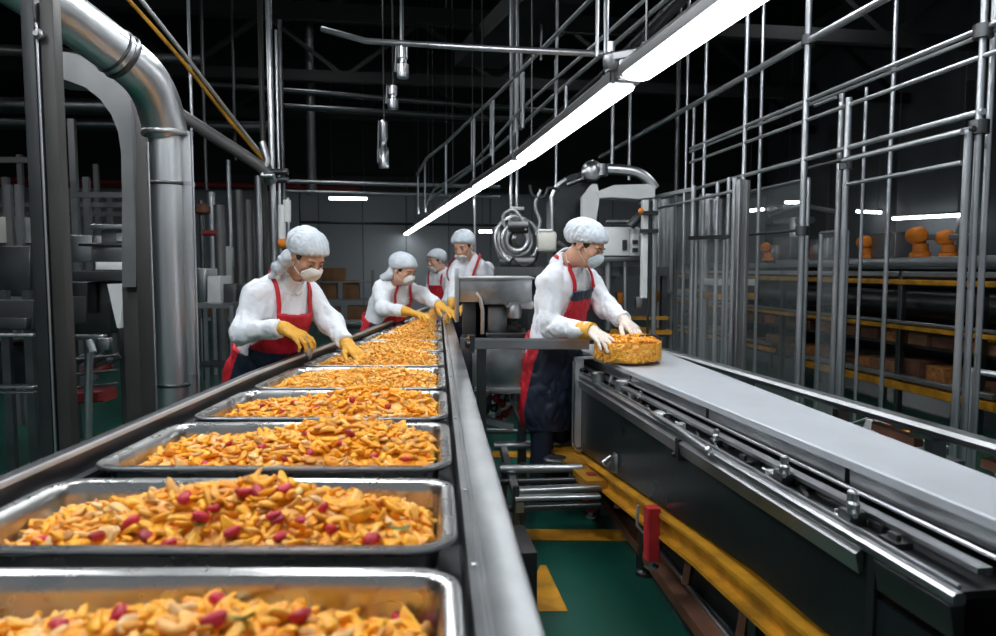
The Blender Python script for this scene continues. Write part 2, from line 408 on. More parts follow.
def bulk(name, items, material, extra=None):   # many slices in one mesh
    VV = []; FF = []; n = 0
    for k, loc, rot, s in items:
        v, f = SLN[k]; R = np.array(rot.to_matrix())
        VV.append(v @ R.T * s + np.array(loc)); FF += [tuple(i + n for i in p) for p in f]; n += len(v)
    nf = len(FF)
    if extra: VV.append(np.array([tuple(p) for p in extra[0]])); FF += [tuple(q + n for q in f) for f in extra[1]]
    VV = np.concatenate(VV); c = VV.mean(0); c[2] = VV[:, 2].min()
    me = bpy.data.meshes.new(name); me.from_pydata((VV - c).tolist(), [], FF)
    for p in me.polygons: p.use_smooth = True
    me.materials.append(M[material])
    if extra:
        me.materials.append(M['fruit_fine'])
        for p in me.polygons[nf:]: p.material_index = 1
    o = bpy.data.objects.new(name, me); COL.objects.link(o); o.location = c; return o
# heap of each tray: (centre lateral fraction 0..1, height over rim at the crest, edge level under the rim)
HEAP = {0: (.62, .030, .075), 1: (.55, .040, .055), 2: (.66, .048, .045), 3: (.68, .045, .038), 4: (.6, .022, .022)}
def heap(i):
    a, b = TR[i]; cx, top, low = HEAP.get(i, (.6, .022 + .012 * ((i * 7) % 3), .02))
    P4 = tray_quad(i)
    def inner(D): return lline(D) + .082 + .045, rline(D) - .118 - .045
    def h(x, D):       # surface height
        l, r = inner(D); u = (x - l) / (r - l); w = (D - a - .045) / (b - a - .09)
        g = math.exp(-((u - cx) / .30) ** 2 - ((w - .52) / .42) ** 2)
        g2 = .30 * math.exp(-((u - cx - .32) / .2) ** 2 - ((w - .4) / .4) ** 2) + .25 * math.exp(-((u - .2) / .2) ** 2 - ((w - .5) / .4) ** 2)
        e = min(u, 1 - u, w * .6, (1 - w) * .6)
        edge = -.015 * max(0, 1 - e / .06)
        return RIM - low + (top + low) * min(1, g + g2) + edge + .006 * noise.noise(V((x * 14, D * 14, i)))
    return inner, h
HEARTS = []
IND = []          # candidates for single pieces
for i in range(len(TR)):
    a, b = TR[i]; inner, h = heap(i); rnd = random.Random(100 + i)
    # solid heart of the heap
    mb = MB(); nx, ny = 28, 16; top = []; bot = []
    for q in range(ny + 1):
        D = a + .042 + (b - a - .084) * q / ny
        l, r = inner(D)
        for p in range(nx + 1):
            x = l - .004 + (r - l + .008) * p / nx
            if q in (0, ny):   # follow the rounded corners
                x = min(max(x, l + .045), r - .045)
            elif q in (1, ny - 1): x = min(max(x, l + .012), r - .012)
            top.append(L(x, D, h(x, D) - .007)); bot.append(L(x, D, RIM - .096))
    N_ = nx + 1; nt = len(top); fs = []
    for q in range(ny):
        for p in range(nx):
            k = q * N_ + p; fs.append((k, k + 1, k + 1 + N_, k + N_)); fs.append((nt + k, nt + k + N_, nt + k + 1 + N_, nt + k + 1))
    bd = [(p, p + 1) for p in range(nx)] + [(q * N_ + nx, (q + 1) * N_ + nx) for q in range(ny)] + [(ny * N_ + p + 1, ny * N_ + p) for p in range(nx - 1, -1, -1)] + [((q + 1) * N_, q * N_) for q in range(ny - 1, -1, -1)]
    fs += [(y, x, nt + x, nt + y) for x, y in bd]
    mb.add(top + bot, fs)
    HEARTS.append((top + bot, fs))
    l0, r0 = inner((a + b) / 2); area = (r0 - l0) * (b - a - .09)
    sc = 1.0 if i < 3 else (.88 if i < 4 else .74)
    cnt = int(area * (3600 if i < 4 else (4600 if i < 7 else 3600)))
    items = []
    for k in range(cnt):
        lay = 0 if k < cnt * .5 else (1 if k < cnt * .8 else 2)
        D = a + .05 + (b - a - .1) * rnd.random(); l, r = inner(D)
        edge = min(D - a - .045, b - .045 - D); ins = max(0, .045 - edge) * .8
        x = l + ins + (r - l - 2 * ins) * rnd.random()
        z = h(x, D) + (-.004, .003, .009)[lay]
        t = .8 if lay else .6
        rot = Matrix.Rotation(rnd.uniform(0, 2 * PI), 3, 'Z') @ Matrix.Rotation(rnd.gauss(0, .50) * t, 3, 'Y') @ Matrix.Rotation(rnd.gauss(0, .65) * t + (PI if rnd.random() < .5 else 0), 3, 'X')
        it = (rnd.randrange(12), L(x, D, z), rot.to_quaternion(), sc * rnd.uniform(.78, 1.15))
        if i < 2 and lay == 2:
            # in the picture?
            pz = it[1]; d = D; vv = 318 + F * math.tan(math.atan((CH - pz.z) / d) - PITCH); uu = 498 + F * x / d
            if vv < 640 and -5 < uu < 1000: IND.append((i, d, it)); continue
        items.append(it)
    HEAP_ITEMS = items
    if i == 0: LEFT = {}
    LEFT[i] = items
IND.sort(key=lambda q: q[1])
for i, d, it in IND[300:]: LEFT[i].append(it)
for i, d, (k, loc, rot, s) in IND[:300]:
    o = inst(SL[k], loc, rot.to_euler(), s, 'fruit_slice')
    tag(o, f'curled yellow to cream fruit slice loose on top of the heap in the {ORD[i]} tray', 'fruit slice', f'loose fruit slices on top of the {ORD[i]} tray')
for i, items in LEFT.items():
    o = bulk('fruit_heap', items, 'fruit' if i < 4 else 'fruit_fine', HEARTS[i])
    tag(o, f'dense heap of yellow fruit slices filling the {ORD[i]} tray', 'fruit', 'fruit heaps in the trays', 'stuff')
def ray_heap(i, u, v):
    inner, h = heap(i); x_, f_, up_ = _ray(u, v); a, b = TR[i]
    D = a
    while D < b - .045:
        t = D / f_; z = CH + up_ * t
        if z <= h(x_ * t, D) + .006: break
        D += .002
    return x_ * D / f_, D, h(x_ * D / f_, D)
REDS = {0: [(219, 606), (120, 619), (215, 626), (300, 622), (60, 630), (398, 612)],
        1: [(185, 502), (243, 497), (202, 522), (231, 537), (96, 541), (274, 520), (130, 528), (146, 541), (257, 496), (278, 524), (300, 525), (280, 541), (372, 543), (324, 511), (372, 498), (285, 493), (330, 533), (214, 512), (40, 545), (170, 548)],
        2: [(307, 436), (338, 446), (206, 467), (230, 446), (374, 459), (310, 455), (262, 450), (284, 462), (350, 436), (405, 462)],
        3: [(294, 404), (316, 410), (262, 408), (352, 402), (330, 398), (282, 414), (388, 408)]}
for i, ps in REDS.items():
    for k, (u, v) in enumerate(ps):
        x, D, z = ray_heap(i, u, v); rnd = random.Random(i * 100 + k)
        o = inst(RD[k % 6], L(x, D, z + .012), (rnd.gauss(0, .4), rnd.gauss(0, .4), rnd.uniform(0, 6)), rnd.uniform(.85, 1.15) * (1 if i < 2 else .75), 'red_fruit_piece')
        tag(o, f'deep red fruit piece on top of the yellow slices in the {ORD[i]} tray', 'red fruit', f'red fruit pieces in the {ORD[i]} tray')
for k, (i, u, v, lab) in enumerate([(1, 397, 535, 'thin green leaf on the right half of the second tray'), (1, 200, 532, 'dark green leaf among the slices on the left half of the second tray'), (0, 243, 628, 'green leaf lying in the nearest tray')]):
    x, D, z = ray_heap(i, u, v); o = inst(LF[k % 2], L(x, D, z + .016), (.2, .3, .5 + k), 1.0, 'leaf'); tag(o, lab, 'leaf')
# ================================================================== ceiling tube light line
def tube_fixture(a, b, w, hgt, label, m_='tube_light'):
    a = V(a); b = V(b); d = (b - a).normalized(); r = d.cross(V((0, 0, 1))).normalized(); u = V((0, 0, 1))
    t = thing('tube_light', (a + b) / 2, label, 'light', 'tube lights hanging in one line over the conveyors')
    mb = MB(); prof = [(-w/2, 0), (-w/2 * 1.02, .012), (-w/2, hgt * .55), (-w * .3, hgt), (w * .3, hgt), (w/2, hgt * .55), (w/2 * 1.02, .012), (w/2, 0)]
    mb.prism([a + r * x + u * z for x, z in prof], b - a); mb.build('housing', 'duct_grey', t, 30)
    mb = MB(); e = d * .05; prof = [(-w * .46, -.001), (-w * .40, -.022), (-w * .2, -.032), (w * .2, -.032), (w * .40, -.022), (w * .46, -.001)]
    mb.prism([a + e + r * x + u * z for x, z in prof], b - a - e * 2); mb.build('diffuser', m_, t, 50)
    for q, s in ((a, -1), (b, 1)):
        mb = MB(); mb.beam(q + u * hgt * .45, q + d * s * .035 + u * hgt * .45, w * .92, hgt * 1.1, bev=.01); mb.beam(q + d * s * .035 + u * .04, q + d * s * .07 + u * .04, .03, .03); mb.build('end_cap', 'steel', t, 30)
    for f in (.12, .88):
        p = a + (b - a) * f; mb = MB(); mb.beam(p + u * (hgt - .004), p + u * (hgt + .03), .05, .03); mb.tube([p + u * (hgt + .03), V((p.x, p.y, ZC))], .006, 6); mb.build('hanger', 'steel_dark', t, 60)
    return t
A0 = G(772, -22, 2.4); A1 = G(633, 77, 2.4); A2 = G(524, 158, 2.4); A3 = G(450, 205, 2.4); A4 = G(406, 234, 2.4)
names = ['nearest ceiling tube light, long glowing strip running out of the top of the photo', 'second glowing ceiling tube light, between the two lit joints', 'third ceiling tube light behind the second one', 'fourth ceiling tube light along the glowing line', 'fifth ceiling tube light along the glowing line', 'sixth ceiling tube light along the glowing line', 'far end tube light of the glowing ceiling line']
pts = [(G(800, -42, 2.4), A1), (A1 + (A2 - A1).normalized() * .12, A2)]
n = 5
base = A2; 
def on(f): 
    # points along A2 -> A3 -> A4
    l1 = (A3 - A2).length; l2 = (A4 - A3).length; s = f * (l1 + l2)
    return A2 + (A3 - A2) * (s / l1) if s < l1 else A3 + (A4 - A3) * ((s - l1) / l2)
cuts = [0, .16, .33, .52, .74, 1]
for k in range(5):
    a, b = on(cuts[k]), on(cuts[k + 1]); d = (b - a).normalized(); pts.append((a + d * .13, b))
for k, (a, b) in enumerate(pts): tube_fixture(a, b, .16, .085, names[k], 'tube_light')
# unseen lamps added above the frame to light table, workers and rear line
for k, (x, y) in enumerate([(-2.4, 1.6), (-.6, 1.6), (1.7, 1.6), (-2.4, 3.9), (-.7, 4.4), (2.2, 4.2), (-4.5, 6.5), (-1.0, 7.6), (4.6, 6.4), (-7, 9.5), (6.6, 9.5), (-1.5, 11.5), (3.4, 12)]):
    lat = x * math.cos(YAW) - y * math.sin(YAW); D = x * math.sin(YAW) + y * math.cos(YAW)
    z = max(3.6, CH + .42 * (D + .5)); z = min(z, 7.6)
    t = thing('added_roof_lamp', (x, y, z), f'unseen rectangular roof lamp, one of the lamps added above the frame, {k}', 'lamp', 'added roof lamps above the lines')
    del t['label']; t['label'] = 'unseen rectangular roof lamp added to light the production lines from above'
    mb = MB(); mb.box(x - .15, x + .15, y - .6, y + .6, z, z + .08); mb.tube([(x, y, z + .08), (x, y, ZC)], .01, 6); mb.build('housing', 'duct_grey', t, 40)
    mb = MB(); mb.box(x - .13, x + .13, y - .57, y + .57, z - .012, z - .001); mb.build('diffuser', 'added_lamp' if k < 5 else 'added_lamp_far', t)
w = bpy.data.worlds.new('w'); SC.world = w; w.use_nodes = True
w.node_tree.nodes['Background'].inputs[0].default_value = (.55, .62, .68, 1); w.node_tree.nodes['Background'].inputs[1].default_value = .35  # grey world added as frontal fill through the side left open behind the camera
# ================================================================== belt conveyor on the right
Y0, Y1 = .35, 4.62
conv = thing('belt_conveyor', (1.3, 2.5, 0), 'long packing conveyor with a white belt and dark side panel on the right', 'conveyor')
def nearx(y): return 1.125 + (4.6 - y) * .028
def farx(y): return 1.655 - (4.6 - y) * .062
# belt
mb = MB(); ys = [Y0 + (Y1 - Y0) * k / 12 for k in range(13)]
top = []
for y in ys: top.append([(nearx(y), y, .905), (nearx(y), y, .927), (nearx(y) + .006, y, .931), (nearx(y) + .05, y, .93), (farx(y) - .05, y, .93), (farx(y) - .006, y, .931), (farx(y), y, .927), (farx(y), y, .905)])
n = 8; vs = [p for r in top for p in r]
fs = [(i * n + k, i * n + (k + 1) % n, (i + 1) * n + (k + 1) % n, (i + 1) * n + k) for i in range(12) for k in range(n)] + [tuple(range(n)), tuple(range(12 * n, 13 * n))]
mb.add(vs, fs); mb.build('belt', 'belt_white', conv, 30)
mb = MB(); mb.tube([(nearx(Y1) + .01, Y1, .905), (farx(Y1) - .01, Y1, .905)], .027, 14); mb.build('end_roller', 'belt_white', conv, 40)
# side face below the belt: segments with gaps
mb = MB()
for a, b in ((Y0, 1.72), (1.74, 2.55), (2.57, 3.4), (3.42, Y1 - .2)):
    xa, xb = nearx(a) + .004, nearx(b) + .004
    mb.prism([(xa, a, .86), (xa, a, .905), (xa + .03, a, .905), (xa + .03, a, .86)], (xb - xa, b - a, 0))
mb.build('belt_side_plate', 'steel_brushed', conv)
mb = MB(); mb.prism([(1.32, Y0, .70), (1.32, Y0, .90), (farx(Y0) - .02, Y0, .90), (farx(Y0) - .02, Y0, .70)], (0, Y1 - Y0 - .1, 0)); mb.build('belt_frame', 'steel_dark', conv)
# deck with lips, raised strip and guide rod
mb = MB(); mb.box(1.075, 1.45, 1.2, Y1, .795, .812); mb.build('deck', 'steel_dark', conv)
mb = MB(); mb.beam((1.162, 1.22, .842), (1.118, 4.4, .842), .035, .012); mb.build('guide_strip', 'steel', conv)
for y in (1.5, 2.1, 2.7, 3.4, 4.1):
    x = 1.162 - (y - 1.22) * .0138; mb = MB(); mb.beam((x + .012, y, .812), (x + .012, y, .84), .02, .02); mb.build('guide_post', 'steel_dark', conv)
mb = MB(); mb.tube([(1.195, 1.22, .862), (1.150, 4.3, .862)], .006, 8); mb.build('guide_rod', 'chrome', conv, 60)
mb = MB(); mb.tube([(1.175, 1.22, .835), (1.135, 4.3, .835)], .005, 8); mb.build('guide_rod', 'steel', conv, 60)
# near rail
mb = MB(); mb.beam((1.062, 1.17, .812), (1.062, 4.15, .812), .028, .026, bev=.006); mb.build('near_rail', 'steel', conv)
mb = MB(); mb.beam((1.088, 1.2, .818), (1.088, 4.15, .818), .006, .018); mb.build('rail_lip', 'chrome', conv)
mb = MB(); mb.prism([(1.040, 1.45, .788), (1.062, 1.45, .800), (1.062, 1.45, .745), (1.052, 1.45, .740)], (0, 2.7, 0)); mb.build('drip_edge', 'steel', conv)
# end bits of the near rail
mb = MB(); mb.prism([(1.042, 1.17, .80), (1.075, 1.17, .80), (1.075, 1.17, .74), (1.055, 1.17, .73)], (0, .22, 0)); mb.build('rail_foot', 'steel_dark', conv)
# side panel with the sloping lower edge
def prof(y): return max(.34, .525 - max(0, y - 2.0) * .082)
mb = MB(); ysp = [.95, 1.58, 2.0, 2.4, 2.8, 3.2, 3.6, 4.15]
poly = [(1.065, y, prof(y) if y > 1 else .52) for y in ysp] + [(1.065, 4.15, .80), (1.065, 1.42, .80), (1.065, 1.42, .70), (1.065, .95, .70)]
mb.prism(poly, (.02, 0, 0)); mb.build('side_panel', 'panel_dark', conv)
mb = MB(); mb.box(1.058, 1.066, 1.405, 1.43, .50, .80); mb.box(1.058, 1.066, 1.14, 1.16, .5, .72); mb.build('panel_seam', 'steel_dark', conv)
mb = MB(); mb.box(1.20, 1.24, .95, 4.8, .12, .80); mb.build('inner_panel', 'black', conv)
# legs and bracket with the hooked foot at the left end
mb = MB(); x, y = 1.050, 4.02
mb.beam((x, y, .915), (x, y, .38), .058, .012, up=(0, 1, 0), bev=.002)
mb.beam((x - .02, y, .917), (x + .11, y + .02, .917), .05, .012)
b_ = arc((x - .0, y, .42), (1, 0, 0), (0, 0, 1), .03, PI, 2 * PI, 8); mb.build('end_bracket', 'steel_light', conv, 40)
mb = MB(); mb.tube([(x - .034, y - .01, .90), (x - .038, y - .01, .42), (x - .02, y - .01, .375), (x + .02, y - .01, .36)], .009, 8); mb.build('bracket_edge', 'chrome', conv, 60)
mb = MB(); mb.lathe((x + .028, y - .01, .85), [(.012, 0), (.012, .03), (.006, .04)], 10, (-1, -1, 0)); mb.build('bracket_bolt', 'black', conv, 40)
for y in (1.0, 2.05, 3.1, 4.3):
    for xx in (1.14, 1.42):
        mb = MB(); mb.beam((xx, y, .03), (xx, y, .72), .05, .05); mb.lathe((xx, y, 0), [(.045, 0), (.045, .015), (.015, .03), (.015, .06)], 12); mb.build('leg', 'steel_dark', conv)
# clamps standing on the deck
def clamp(u, v, s, lab):
    p = G(u, v, .812); x, y, z = p; mb = MB()
    mb.box(x - .018 * s, x + .018 * s, y - .02 * s, y + .02 * s, z, z + .03 * s); c = conv
    root = mb.build('clamp', 'steel_dark', c, bevel=.002, label=lab)
    mb = MB(); mb.lathe((x - .012 * s, y - .02 * s, z + .03 * s), [(.012 * s, 0), (.012 * s, .02 * s), (.008 * s, .024 * s), (.008 * s, .04 * s)], 12); mb.lathe((x + .012 * s, y + .02 * s, z + .03 * s), [(.010 * s, 0), (.010 * s, .03 * s), (.004 * s, .034 * s)], 12)
    mb.tube([(x - .03 * s, y - .05 * s, z + .035 * s), (x + .03 * s, y + .05 * s, z + .045 * s)], .005 * s, 8)
    o = mb.build('clamp_screw', 'steel', None, 40); w_ = o.location.copy(); o.parent = root; o.location = w_ - wloc(root)
    mb = MB(); mb.box(x + .02 * s, x + .055 * s, y - .06 * s, y - .02 * s, z, z + .018 * s); o = mb.build('clamp_pad', 'rubber', None, bevel=.003); w_ = o.location.copy(); o.parent = root; o.location = w_ - wloc(root)
clamp(784, 484, 1.25, 'dark clamp'); clamp(852, 524, 1.25, 'dark clamp'); clamp(716, 446, .9, None); clamp(612, 386, .9, None); clamp(640, 402, .8, None)
# pale round cap and toggle arm near the middle
p = G(664, 416, .812); mb = MB(); mb.lathe(p, [(.05, 0), (.05, .012), (.04, .02), (.01, .024)], 20); mb.build('round_cap', 'steel', conv, 40)
for (u, v) in ((598, 384), (622, 392)):
    p = G(u, v, .812); mb = MB(); mb.lathe(p, [(.035, 0), (.035, .06), (.028, .066)], 16); mb.build('roller_drum', 'steel', conv, 40)
mb = MB(); a = QX(650, 446, 1.05); b = QX(706, 462, 1.04); 
mb.tube([(1.055, a.y, .835), (1.045, (a.y + b.y) / 2, .838), (1.04, b.y, .826)], [.008, .011, .011], 10); mb.sphere((1.04, b.y - .012, .826), .016, 10, 8); mb.build('toggle_handle', 'chrome', conv, 60)
mb = MB(); a = QX(682, 458, 1.05); mb.beam((1.05, a.y + .03, .80), (1.05, a.y + .03, .72), .02, .03, up=(0, 1, 0)); mb.sphere((1.04, a.y + .05, .735), .012, 8, 6); mb.build('toggle_block', 'black', conv)
# ------------------------------------------------------------------ rail behind the belt
br = thing('guard_rail', (1.75, 3, 0), 'long round-edged steel guard rail running behind the white belt, on short posts', 'rail')
mb = MB(); xa, ya, xb, yb = 1.75, 4.9, 1.75, .9
mb.beam((xa, ya, .888), (xb, yb, .925), .075, .035, bev=.012); mb.build('top_rail', 'steel_brushed', br)
mb = MB(); mb.beam((1.70, ya, .80), (1.70, yb, .80), .05, .03, bev=.008); mb.build('lower_rail', 'steel_dark', br)
mb = MB(); mb.tube([(1.80, ya, .77), (1.80, yb, .77)], .02, 8); mb.build('lower_pipe', 'tube_steel', br, 60)
for y in (1.55, 2.05, 2.55, 3.3, 4.2, 4.75):
    mb = MB(); mb.beam((1.745, y, .01), (1.745, y, .885), .05, .035, up=(0, 1, 0)); mb.build('post', 'steel_dark', br)
for y in (2.25, 1.75): mb = MB(); mb.beam((1.765, y - .1, .85), (1.765, y + .12, .86), .035, .03); mb.build('bracket', 'rust', br)
p = QX(884, 428, 1.85)
cl = thing('valve_cluster', p, 'small cluster of orange and white valve fittings behind the guard rail', 'valve')
mb = MB(); mb.beam((1.82, p.y - .35, p.z - .045), (1.82, p.y + .35, p.z - .045), .14, .02); mb.build('tray_plate', 'steel_dark', cl)
for k in range(7):
    rnd = random.Random(k); q = p + V((rnd.uniform(-.03, .05), rnd.uniform(-.16, .1), -.03)); mb = MB(); mb.lathe(q, [(.018, 0), (.022, .02), (.016, .035), (.012, .05)], 10); mb.build('fitting', ['orange_paint', 'white_paint', 'orange_paint', 'red_paint'][k % 4], cl, 40)
mb = MB(); mb.tube([p + V((0, .2, -.03)), p + V((.02, .1, .02)), p + V((0, -.05, -.01)), p + V((.02, -.3, .0))], .006, 6); mb.build('hose', 'cable', cl, 60)
# ------------------------------------------------------------------ yellow girder and red supports under the panel
yb_ = thing('floor_girder', (1.1, 2.6, 0), 'chipped yellow steel girder running low under the dark conveyor panel', 'girder')
mb = MB(); pts = [(4.2, .27), (3.3, .345), (2.35, .425), (1.0, .47)]
for (ya, za), (yb2, zb) in zip(pts, pts[1:]):
    mb.beam((1.10, ya, za), (1.10, yb2, zb), .05, .10); mb.beam((1.085, ya, za + .045), (1.085, yb2, zb + .045), .09, .014); mb.beam((1.085, ya, za - .045), (1.085, yb2, zb - .045), .09, .014)
mb.build('beam', 'yellow_paint', yb_)
mb = MB(); mb.beam((1.0, 4.3, .30), (1.04, 3.5, .31), .16, .05); mb.build('end_plate', 'yellow_dirty', yb_)
for y, z0, z1, w_, nm in ((3.62, .13, .34, .05, 'dark red'), (2.70, .25, .47, .055, None)):
    mb = MB(); mb.beam((1.02, y, z0), (1.02, y, z1), w_, w_, up=(0, 1, 0), bev=.006); mb.build('red_block', 'red_paint' if nm is None else 'red_beam', yb_)
    mb = MB(); mb.lathe((1.02, y, z0 - .03), [(.012, 0), (.012, .03)], 10); mb.lathe((1.02, y, z0 - .035), [(.03, 0), (.03, .01)], 6); mb.build('block_bolt', 'steel', yb_, 40)
for y in (1.3, 4.0): mb = MB(); mb.beam((1.10, y, 0.02), (1.10, y, .30), .06, .06); mb.build('foot', 'yellow_dirty', yb_)
p = Q(617, 462, 3.45); mb = MB(); mb.lathe(p - V((0, 0, .05)), [(.026, 0), (.03, .02), (.03, .075), (.022, .095)], 14); mb.tube([p + V((-.03, 0, .03)), p + V((-.075, -.01, .0))], .012, 8)
tag(mb.build('valve', 'steel', None, 40), 'small steel valve head in front of the dark panel above the yellow girder', 'valve')
mb = MB(); pp = [Q(638, 505, 2.95), Q(637, 525, 2.95), Q(643, 533, 2.95), Q(650, 524, 2.95), Q(651, 512, 2.97)]
mb.tube(pp, .007, 8); tag(mb.build('hose_loop', 'cable', None, 60), 'grey hose hanging in a loop under the yellow girder', 'hose')
# rusty rail on the floor frame
rr = thing('floor_rail', L(.6, 2.6, 0), 'low rusty steel rail running forward below the yellow girder', 'rail')
a = G(606, 497, .10); b = G(712, 640, .10); d = (b - a).normalized()
mb = MB(); mb.beam(a - d * .3, b + d * .6, .07, .05); mb.build('rail_bar', 'rust', rr)
mb = MB(); mb.tube([a + V((.045, 0, .03)), b + d * .6 + V((.045, 0, .03))], .012, 8); mb.build('rail_pipe', 'steel', rr, 60)
for f in (.0, .5, 1.0): q = a + (b - a) * f; mb = MB(); mb.box(q.x - .04, q.x + .04, q.y - .03, q.y + .03, 0, .075); mb.build('rail_foot', 'steel_dark', rr)
for k in range(3):
    q = G(760 + 30 * k, 600 + 22 * k, .06); mb = MB(); mb.box(q.x - .09, q.x + .09, q.y - .07, q.y + .07, 0, .14)
    tag(mb.build('carton_box', 'carton', None, bevel=.004), ['small brown carton on the floor under the conveyor, farthest of the three', 'small brown carton on the floor under the conveyor, middle of the three', 'small brown carton on the floor under the conveyor, nearest of the three'][k], 'box', 'cartons under the conveyor')
# ------------------------------------------------------------------ low cross frame between table and conveyor
cf = thing('floor_trestle', L(.3, 4.0, 0), 'low steel trestle of cross bars between the sorting table and the belt conveyor', 'trestle')
def bar(u0, v0, u1, v1, z, w, h, m_='steel', nm='cross_bar', rnd=False):
    a = G(u0, v0, z); b = G(u1, v1, z); mb = MB()
    if rnd: mb.tube([a, b], w / 2, 12)
    else: mb.beam(a, b, w, h, bev=.004)
    return mb.build(nm, m_, cf, 50)
bar(486, 431, 553, 432, .32, .04, .03); bar(494, 446, 566, 444, .32, .055, .05, rnd=True); bar(500, 469, 582, 468, .33, .05, .05, rnd=True)
bar(500, 482, 575, 480, .28, .03, .03, 'steel_dark'); bar(512, 491, 600, 487, .30, .06, .03); bar(515, 498, 600, 496, .30, .05, .02); bar(500, 508, 600, 505, .22, .05, .03, 'steel_dark')
mb = MB(); q = G(566, 444, .32); mb.tube([q, q + V((.05, .0, .01)), q + V((.08, .02, .05)), q + V((.09, .04, .13))], .025, 10); mb.build('pipe_elbow', 'tube_steel', cf, 60)
for (u, v) in ((536, 430), (523, 470), (504, 470), (516, 494)):
    q = G(u, v, .32); mb = MB(); mb.beam((q.x, q.y, .03), (q.x, q.y, .36), .03, .03); mb.build('upright', 'steel_dark', cf)
mb = MB(); a = G(502, 446, .30); b = G(520, 508, .26); mb.beam(a, b, .04, .05); mb.build('side_bar', 'steel', cf)
q = G(556, 462, .30); mb = MB(); mb.lathe(q - V((0, 0, .03)), [(.075, 0), (.075, .05), (.06, .06)], 18); mb.build('round_cover', 'steel', cf, 40)
mb = MB(); a = G(524, 520, .36); mb.box(a.x - .16, a.x - .0, a.y - .30, a.y, .02, .34); tag(mb.build('control_box', 'black', None, bevel=.004), 'black box standing on the green floor beside the table edge', 'box')
# ------------------------------------------------------------------ container of chips on the belt
c = G(639, 367, .931) + V((0, .19, 0)); R0 = .195
bk = thing('clear_container', c, 'round clear container full of golden fruit strips on the white belt under the gloved hands', 'container')
mb = MB(); mb.lathe(c, [(.0, .002), (R0 - .025, .002), (R0 - .004, .018), (R0 + .003, .128), (R0 + .006, .132)], 40); mb.build('bowl', 'clear_film', bk, 40)
mb = MB(); e_ = c + V((.10, .02, .140)); mb.beam(e_ - V((.03, 0, .0)), e_ + V((.04, -.03, .012)), .018, .012, bev=.004); mb.beam(e_ + V((.04, -.03, .01)), e_ + V((.085, -.05, -.01)), .022, .010); mb.build('clip', 'black', bk)
rnd = random.Random(5); items = []
for k in range(1500):
    if k < 1000:
        a = rnd.uniform(0, 2 * PI); r = R0 - .017; z = rnd.uniform(.026, .112); e = V((0, 0, 1))
        rot = Matrix.Rotation(a, 3, 'Z') @ Matrix.Rotation(PI / 2, 3, 'Y') @ Matrix.Rotation(rnd.gauss(PI / 2, .8), 3, 'Z')
    else:
        a = rnd.uniform(0, 2 * PI); r = (R0 - .028) * math.sqrt(rnd.random()); z = .120 + .016 * (1 - (r / R0) ** 2) + rnd.uniform(-.004, .008) + .008 * math.sin(a * 3)
        rot = Matrix.Rotation(rnd.uniform(0, 6.3), 3, 'Z') @ Matrix.Rotation(rnd.gauss(0, .4), 3, 'Y') @ Matrix.Rotation(rnd.gauss(0, .5), 3, 'X')
    items.append((rnd.randrange(12), V((c.x + r * math.cos(a), c.y + r * math.sin(a), c.z + z)), rot.to_quaternion(), rnd.uniform(.5, .72)))
core = MB(); core.lathe(c, [(0, .01), (R0 - .05, .01), (R0 - .03, .03), (R0 - .03, .113), (R0 - .06, .122), (0, .125)], 24)
tag(bulk('fruit_strips', items, 'fruit_gold', (core.v, core.f)), 'golden fruit strips packed in the round clear container on the belt', 'fruit', kind='stuff')
# amber container tucked at the left end of the belt
p = QX(571, 376, 1.11); mb = MB(); mb.box(p.x - .05, p.x + .12, p.y - .07, p.y + .1, .812, .895)
tag(mb.build('food_box', 'food_gold', None, bevel=.008), 'small amber box of fruit under the left end of the white belt', 'box')

# small hardware along the deck
rnd = random.Random(21)
for k in range(16):
    y = 1.45 + k * .17 + rnd.uniform(-.03, .03); x = 1.105 + rnd.uniform(-.006, .02); mb = MB()
    if k % 4 == 0: mb.box(x - .012, x + .03, y - .03, y + .03, .812, .812 + rnd.uniform(.008, .02)); mb.box(x, x + .012, y - .015, y + .015, .82, .842)
    elif k % 4 == 1: mb.lathe((x, y, .812), [(.010, 0), (.010, .008), (.005, .012), (.005, .022)], 8)
    elif k % 4 == 2: mb.beam((x - .015, y - .06, .818), (x + .03, y + .05, .818), .012, .010)
    else: mb.box(x - .008, x + .02, y - .012, y + .012, .812, .835); mb.tube([(x, y - .03, .83), (x, y + .04, .83)], .004, 6)
    mb.build('deck_fitting', ['steel_dark', 'steel_light', 'black', 'steel'][(k * 3) % 4], conv, 40)
# wires and rusty brackets in the dark space under the panel
for k in range(5):
    y = 1.7 + k * .45; mb = MB(); mb.beam((1.13, y, .18), (1.19, y + .05, .42), .03, .03); mb.build('hanger_bracket', 'rust', yb_)
# ================================================================== feeding machine between the table and the conveyor
fm = thing('feeding_machine', L(-.05, 4.5, 0), 'stainless steel feeding machine with a flat hooded top beside the sorting table', 'machine')
DM = 4.45
def fq(u, v, D=DM): return Q(u, v, D)
def slab(name, m_, u0, v0, u1, v1, D, dep, bev=.003, parent=None, label=None):
    # upright box whose front face fills (u0, v0)-(u1, v1) at distance D, running dep metres back
    a = Q(u0, v0, D); b = Q(u1, v0, D); c = Q(u1, v1, D); d = Q(u0, v1, D)
    bk = L(0, dep, 0)
    mb = MB(); mb.prism([a, b, c, d], bk); return mb.build(name, m_, parent, bevel=bev, label=label)
slab('hood_panel', 'steel_brushed', 459, 279, 532, 302, DM, .75, parent=fm)
